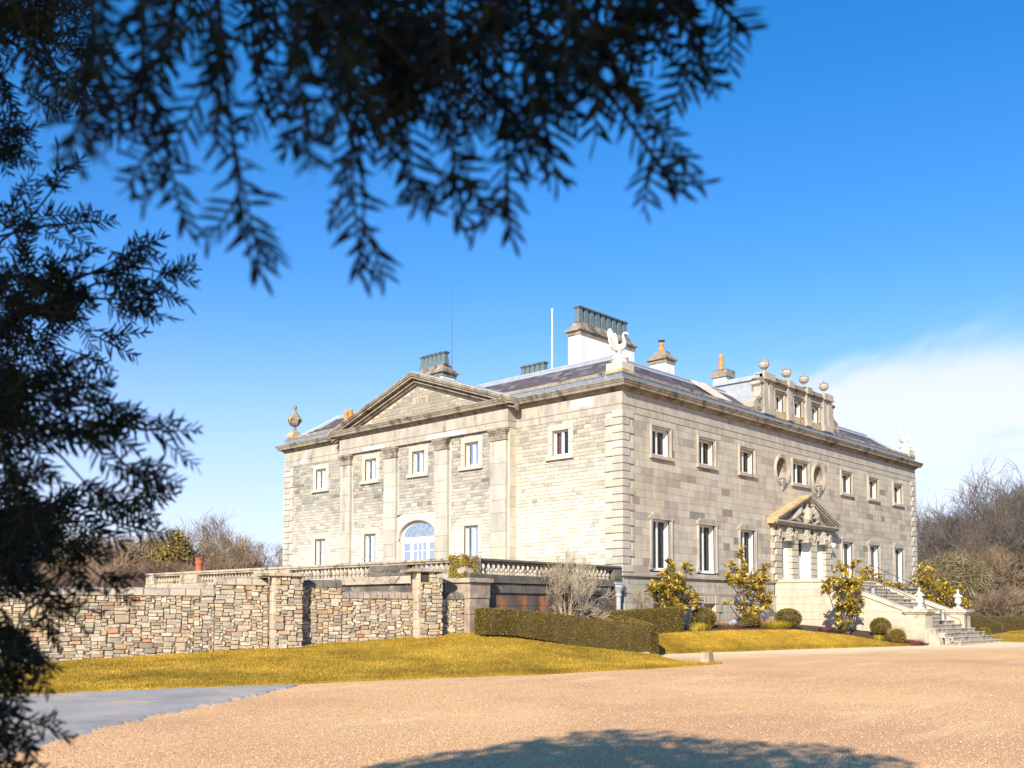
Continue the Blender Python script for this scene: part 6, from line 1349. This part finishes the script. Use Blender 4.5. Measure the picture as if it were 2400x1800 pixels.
# twigs: a shoot with two ranks of flat curved needles
def twig_mesh(seed, L=.26, nn=58, nl=.029, side=3, curv=.12, nw=.0014):
    rng = np.random.default_rng(seed); V, F, C = [], [], []
    def shoot(p0, d0, nrm, L, cnt, nl):
        pts = [p0]; d = d0.copy(); q = p0.copy(); m_ = 8; bend = rng.normal(0, curv)
        for i in range(m_):
            d = d+np.cross(nrm, d)*bend*.25+nrm*rng.normal(0, .04); d /= np.linalg.norm(d); q = q+d*L/m_; pts.append(q.copy())
        b = MB(); b.tube(pts, np.linspace(.0017, .0009, m_+1), 5); n0 = len(V); V.extend([tuple(v) for v in b.V]); F.extend([tuple(k+n0 for k in f) for f in b.F]); C.extend([(.05, .055, .03)]*len(b.V))
        pts = np.array(pts)
        for i in range(cnt):
            f = (i+.5)/cnt*m_; k = min(int(f), m_-1); base = pts[k]+(pts[k+1]-pts[k])*(f-k); dd = pts[k+1]-pts[k]; dd /= np.linalg.norm(dd); sd = np.cross(nrm, dd); sd /= np.linalg.norm(sd)
            s = 1 if i % 2 else -1; u = f/m_; l = nl*(.75+.35*math.sin(math.pi*min(1, u*1.1+.08)))*rng.uniform(.68, 1.15); ang = math.radians(rng.normal(60-30*u**3, 13)); out_ = sd*s*math.sin(ang)+dd*math.cos(ang)+nrm*rng.normal(.05, .38); out_ /= np.linalg.norm(out_)
            tip = dd*.25+out_; tip /= np.linalg.norm(tip); w_ = np.cross(out_, nrm+rng.normal(0, .35, 3)); w_ /= np.linalg.norm(w_)
            a0 = base; a1 = base+out_*l*.3; a2 = a1+(out_*.7+tip*.3)*l*.35; a3 = base+out_*l*.6+tip*l*.4; n0 = len(V); h = nw
            V.extend([tuple(a0-w_*h*.5), tuple(a0+w_*h*.5), tuple(a1-w_*h), tuple(a1+w_*h), tuple(a2-w_*h), tuple(a2+w_*h), tuple(a3)]); F.extend([(n0, n0+1, n0+3, n0+2), (n0+2, n0+3, n0+5, n0+4), (n0+4, n0+5, n0+6)])
            g = rng.choice(3, p=[.6, .3, .1]); C.extend([[(.013, .021, .009), (.009, .015, .007), (.03, .038, .010)][g]]*7)
        return pts
    up_ = np.array([0, 0, 1.]); nr = np.array([0, 1., 0]); pts = shoot(np.zeros(3), up_, nr, L, nn, nl)
    for j in range(side):
        k = rng.integers(1, 6); s = 1 if j % 2 else -1; d0 = np.array([s*math.sin(.75), rng.normal(0, .2), math.cos(.75)]); shoot(pts[k], d0/np.linalg.norm(d0), nr, L*rng.uniform(.28, .5), int(nn*.42), nl*.9)
    me = bpy.data.meshes.new('twig'); me.from_pydata(V, [], F); a = me.color_attributes.new('col', 'FLOAT_COLOR', 'POINT'); c = np.ones((len(V), 4), np.float32); c[:, :3] = C; a.data.foreach_set('color', c.ravel()); me.materials.append(MAT['yew']); return me, np.array(V, np.float32), F, np.array(C, np.float32)
TLEN = (.05, .08, .12, .17)
TW = []
for i_, l_ in enumerate(TLEN):
    for j_ in range(3): TW.append(twig_mesh(10*i_+j_, L=l_, nn=int(l_*(250 if j_ else 225)), side=(0, 2, 4)[j_] if l_ > .08 else (0, 0, 1)[j_], curv=.06+.1*j_, nw=.0019))
tw_list = []
def twig(A, B, kind=None, roll=None, rng=rng):
    """a twig from A to B, its flat side turned roughly to the open; needles keep their size"""
    A, B = np.array(A), np.array(B); z = B-A; L = np.linalg.norm(z); z = z/L; v = (A+B)/2-CAM; v /= np.linalg.norm(v); y = v-z*(v@z); y /= np.linalg.norm(y)+1e-9
    a = rng.normal(0, .6) if roll is None else roll; x = np.cross(y, z); y2 = y*math.cos(a)+x*math.sin(a); x2 = np.cross(y2, z)
    i = int(np.argmin([abs(math.log(L/l)) for l in TLEN])); s = min(max(L/TLEN[i], .9), 1.3)
    tw_list.append((A, np.stack([x2, y2, z], 1), s, i*3+(rng.integers(0, 3) if kind is None else min(2, kind//2))))
def branch(path, r0, n_side, L, depth_j=.06, droop=.5, tipkind=4, spread=(.5, 1.1), both=True):
    """path of (px, py, depth): a bough with twigs leaving it on both sides"""
    P = np.array([at(*q) for q in path]); P = polyline(P, 14); one(lambda m: m.tube(P, np.linspace(r0, r0*.35, 14), 6), 'branch', 'bark_yew', yt)
    for i in range(n_side):
        f = rng.uniform(.12, .97)*13; k = int(f); b_ = P[k]+(P[min(k+1, 13)]-P[k])*(f-k); d = P[min(k+1, 13)]-P[max(k-1, 0)]; d /= np.linalg.norm(d); s = rng.choice([-1, 1]) if both else 1
        a = rng.uniform(*spread)*s; vz = FW; sd = np.cross(d, vz); sd /= np.linalg.norm(sd); o = d*math.cos(a)+sd*math.sin(a)+vz*rng.normal(0, .35)-np.array([0, 0, 1])*droop*rng.uniform(.2, 1); o /= np.linalg.norm(o)
        twig(b_+rng.normal(0, depth_j*.2, 3), b_+o*L*rng.uniform(.6, 1.15))
    e = P[-1]; d = P[-1]-P[-3]; d /= np.linalg.norm(d); twig(P[-2], e+d*L*.55, tipkind)
# near sprays hanging across the top, about a metre from the lens
HANG = [((505, -70, .98), (535, 250, .96), (560, 450, .95), (597, 655, .95)), ((850, -60, 1.0), (812, 250, .98), (855, 450, .98), (842, 655, .98)),
        ((330, -40, 1.0), (335, 150, 1.0), (385, 330, .98), (432, 530, .98)), ((215, -60, .80), (215, 150, .78), (185, 280, .77), (140, 400, .77)), ((700, -60, .78), (690, 140, .77), (715, 260, .77), (722, 400, .76)),
        ((1040, -60, 1.0), (1030, 150, 1.0), (1060, 340, .99), (1066, 525, .98)), ((1165, -60, 1.02), (1180, 180, 1.02), (1190, 400, 1.0), (1192, 565, 1.0)), ((1230, -60, 1.05), (1262, 150, 1.05), (1278, 300, 1.04), (1288, 450, 1.04)),
        ((1290, -60, 1.1), (1370, 120, 1.08), (1455, 260, 1.06), (1590, 455, 1.04)), ((1330, -60, 1.1), (1440, 150, 1.1), (1500, 260, 1.09), (1600, 380, 1.08)), ((1520, -60, 1.15), (1590, 40, 1.14), (1640, 120, 1.12), (1680, 235, 1.1)), ((1560, -80, 1.15), (1660, -10, 1.14), (1700, 30, 1.12), (1762, 70, 1.1)),
        ((950, -60, 1.0), (960, 120, 1.0), (945, 300, 1.0), (960, 480, 1.0)), ((905, -60, 1.05), (880, 100, 1.05), (930, 260, 1.04), (905, 400, 1.03)), ((420, -60, 1.1), (400, 100, 1.1), (330, 190, 1.1), (300, 330, 1.1)), ((600, -60, 1.1), (590, 60, 1.1), (600, 190, 1.1), (650, 300, 1.1))]
HANG = [tuple((px, py, dp*.84) for px, py, dp in h) for h in HANG]
for h in HANG:
    P = polyline(np.array([at(*q) for q in h]), 25); L = np.linalg.norm(np.diff(P, axis=0), axis=1).sum()
    one(lambda m: m.tube(P, np.linspace(.0028, .0010, 25), 5), 'branch', 'bark_yew', yt)
    k = max(2, int(round(L/.12))); idx = np.linspace(0, 24, k+1).astype(int)
    for i in range(k):
        for q in range(2 if i < k-1 else 1): twig(P[idx[i]], P[idx[i+1]]+(P[idx[i+1]]-P[idx[i]])*(.12 if i < k-1 else -.05), 0, roll=rng.normal(0, .3)+q*1.2)
    for i in range(int(L/.055)):
        f = rng.uniform(.02, .93)**1.2; b_ = P[int(f*24)]; d = P[min(int(f*24)+1, 24)]-P[max(int(f*24)-1, 0)]; d /= np.linalg.norm(d); sd = np.cross(d, FW); sd /= np.linalg.norm(sd); s = rng.choice([-1, 1]); o = d*.8+sd*s*rng.uniform(.4, .9)+FW*rng.normal(0, .4); o /= np.linalg.norm(o); twig(b_, b_+o*rng.uniform(.05, .10)*(1.35-f), rng.integers(0, 3))
# the thick tangle along the top edge
for i in range(125):
    px = rng.uniform(-60, 1540); 
    if px < 760 and rng.random() < .68: continue
    dp = rng.uniform(.82, 1.25); ymax = np.interp(px, [-60, 300, 560, 760, 900, 1150, 1400, 1500, 1560], [330, 300, 150, 160, 300, 330, 300, 180, 60]); y0 = rng.uniform(-220, ymax-150); dl = rng.uniform(120, 260); a = rng.normal(.15 if px > 1100 else -.05, .28)
    twig(at(px, y0, dp), at(px+dl*math.sin(a), y0+dl*math.cos(a), dp+rng.normal(0, .05)))
# boughs at the left, two to three metres away
LEFT = [((-250, -60, 2.0), (0, 60, 2.0), (230, 190, 2.0)), ((-250, 40, 2.1), (-40, 130, 2.1), (160, 250, 2.1)), ((-250, 130, 2.2), (-60, 190, 2.2), (95, 320, 2.2)), ((-200, 250, 2.0), (-60, 280, 2.0), (45, 350, 2.0)), ((0, -80, 1.9), (120, 60, 1.9), (215, 220, 1.9)), ((60, -90, 2.1), (180, 40, 2.1), (260, 120, 2.1)),
        ((-200, 640, 2.1), (0, 600, 2.0), (110, 520, 2.0), (215, 385, 2.0)), ((-200, 560, 2.2), (-40, 560, 2.2), (60, 500, 2.1), (92, 445, 2.1)), ((-200, 610, 2.2), (20, 560, 2.2), (140, 530, 2.1), (262, 520, 2.1)), ((-250, 760, 2.1), (50, 700, 2.1), (240, 650, 2.0), (380, 575, 2.0)), ((60, 720, 2.0), (250, 640, 2.0), (380, 625, 2.0), (455, 650, 2.0)), ((100, 740, 2.1), (280, 660, 2.1), (370, 680, 2.1), (425, 690, 2.1)), ((80, 730, 2.0), (230, 700, 2.0), (330, 700, 2.0), (365, 722, 2.0)),
        ((-250, 700, 2.3), (0, 730, 2.3), (180, 740, 2.2), (320, 815, 2.2)), ((-250, 800, 2.2), (0, 790, 2.2), (160, 800, 2.2), (270, 845, 2.2)), ((-200, 830, 2.0), (60, 850, 2.0), (190, 880, 2.0)), ((-250, 980, 1.6), (60, 930, 1.6), (250, 950, 1.55), (360, 1010, 1.5), (440, 1000, 1.5)), ((-100, 1000, 1.5), (150, 960, 1.5), (290, 1040, 1.5), (375, 1125, 1.5)), ((-200, 900, 1.7), (60, 900, 1.7), (220, 920, 1.7), (345, 965, 1.7)), ((-200, 960, 1.6), (40, 980, 1.6), (180, 1060, 1.6), (275, 1165, 1.6)), ((-200, 1040, 1.5), (-20, 1030, 1.5), (90, 1100, 1.5), (120, 1200, 1.5)),
        ((-250, 1180, 2.0), (60, 1170, 2.0), (250, 1190, 2.0), (408, 1160, 2.0)), ((-200, 1120, 1.8), (80, 1160, 1.8), (250, 1210, 1.8), (385, 1240, 1.8)), ((-200, 1200, 1.7), (80, 1230, 1.7), (230, 1290, 1.7), (335, 1375, 1.7)), ((-200, 1250, 1.6), (40, 1290, 1.6), (150, 1350, 1.6), (228, 1440, 1.6)), ((-200, 1300, 1.5), (0, 1350, 1.5), (90, 1450, 1.5), (150, 1560, 1.5)), ((-200, 1380, 1.5), (-60, 1430, 1.5), (20, 1500, 1.5), (85, 1600, 1.5)), ((-250, 1500, 1.4), (-80, 1560, 1.4), (10, 1590, 1.4), (48, 1640, 1.4)), ((-250, 1600, 1.4), (-60, 1640, 1.4), (80, 1660, 1.4), (162, 1700, 1.4)), ((-250, 1680, 1.4), (-80, 1720, 1.4), (20, 1740, 1.4), (90, 1800, 1.4)), ((-250, 1760, 1.5), (-60, 1790, 1.5), (60, 1830, 1.5))]
LEFT = [tuple((px-45 if py < 1250 else px-70, py, dp) for px, py, dp in h) for h in LEFT]
for i, h in enumerate(LEFT): branch(h, .004, 12, .085, droop=.2, spread=(.3, .75))
# fill of the dense inner masses
for (x0, x1, y0, y1, k, dp) in ((-120, 110, -80, 110, 24, 2.4), (-120, 60, 620, 780, 40, 2.4), (-120, 20, 900, 1040, 24, 2.0), (-120, 100, 1190, 1290, 50, 2.2), (-120, 10, 1300, 1650, 26, 1.8), (-120, 30, 800, 900, 16, 2.3)):
    for i in range(k):
        px, py = rng.uniform(x0, x1), rng.uniform(y0, y1); d0 = dp+rng.uniform(-.2, .4); a = rng.normal(1.25, .55); dl = rng.uniform(70, 150); twig(at(px, py, d0), at(px+dl*math.sin(a), py+dl*math.cos(a), d0+rng.normal(0, .06)))
order = sorted(range(len(tw_list)), key=lambda i: (tw_list[i][0]-CAM)@FW); V, F, C, n0 = [], [], [], 0
for q, i in enumerate(order):
    A, M_, s, k = tw_list[i]
    if q < 300:
        o = bpy.data.objects.new('twig', TW[k][0]); COLL.objects.link(o); o.parent = yt; Mx = Matrix.Identity(4)
        for r_ in range(3):
            for c_ in range(3): Mx[r_][c_] = M_[r_, c_]*s
            Mx[r_][3] = A[r_]
        o.matrix_parent_inverse = WM[yt.name].inverted(); o.matrix_basis = Mx
    else:
        V.append(TW[k][1]@(M_*s).T.astype(np.float32)+A); F += [tuple(n0+j for j in f) for f in TW[k][2]]; C.append(TW[k][3]); n0 += len(TW[k][1])
raw('foliage', np.concatenate(V), F, 'yew', yt, np.concatenate(C), kind='stuff')
print('done', round(time.time()-T0, 1), 'twigs', len(tw_list), 'balusters', nb)
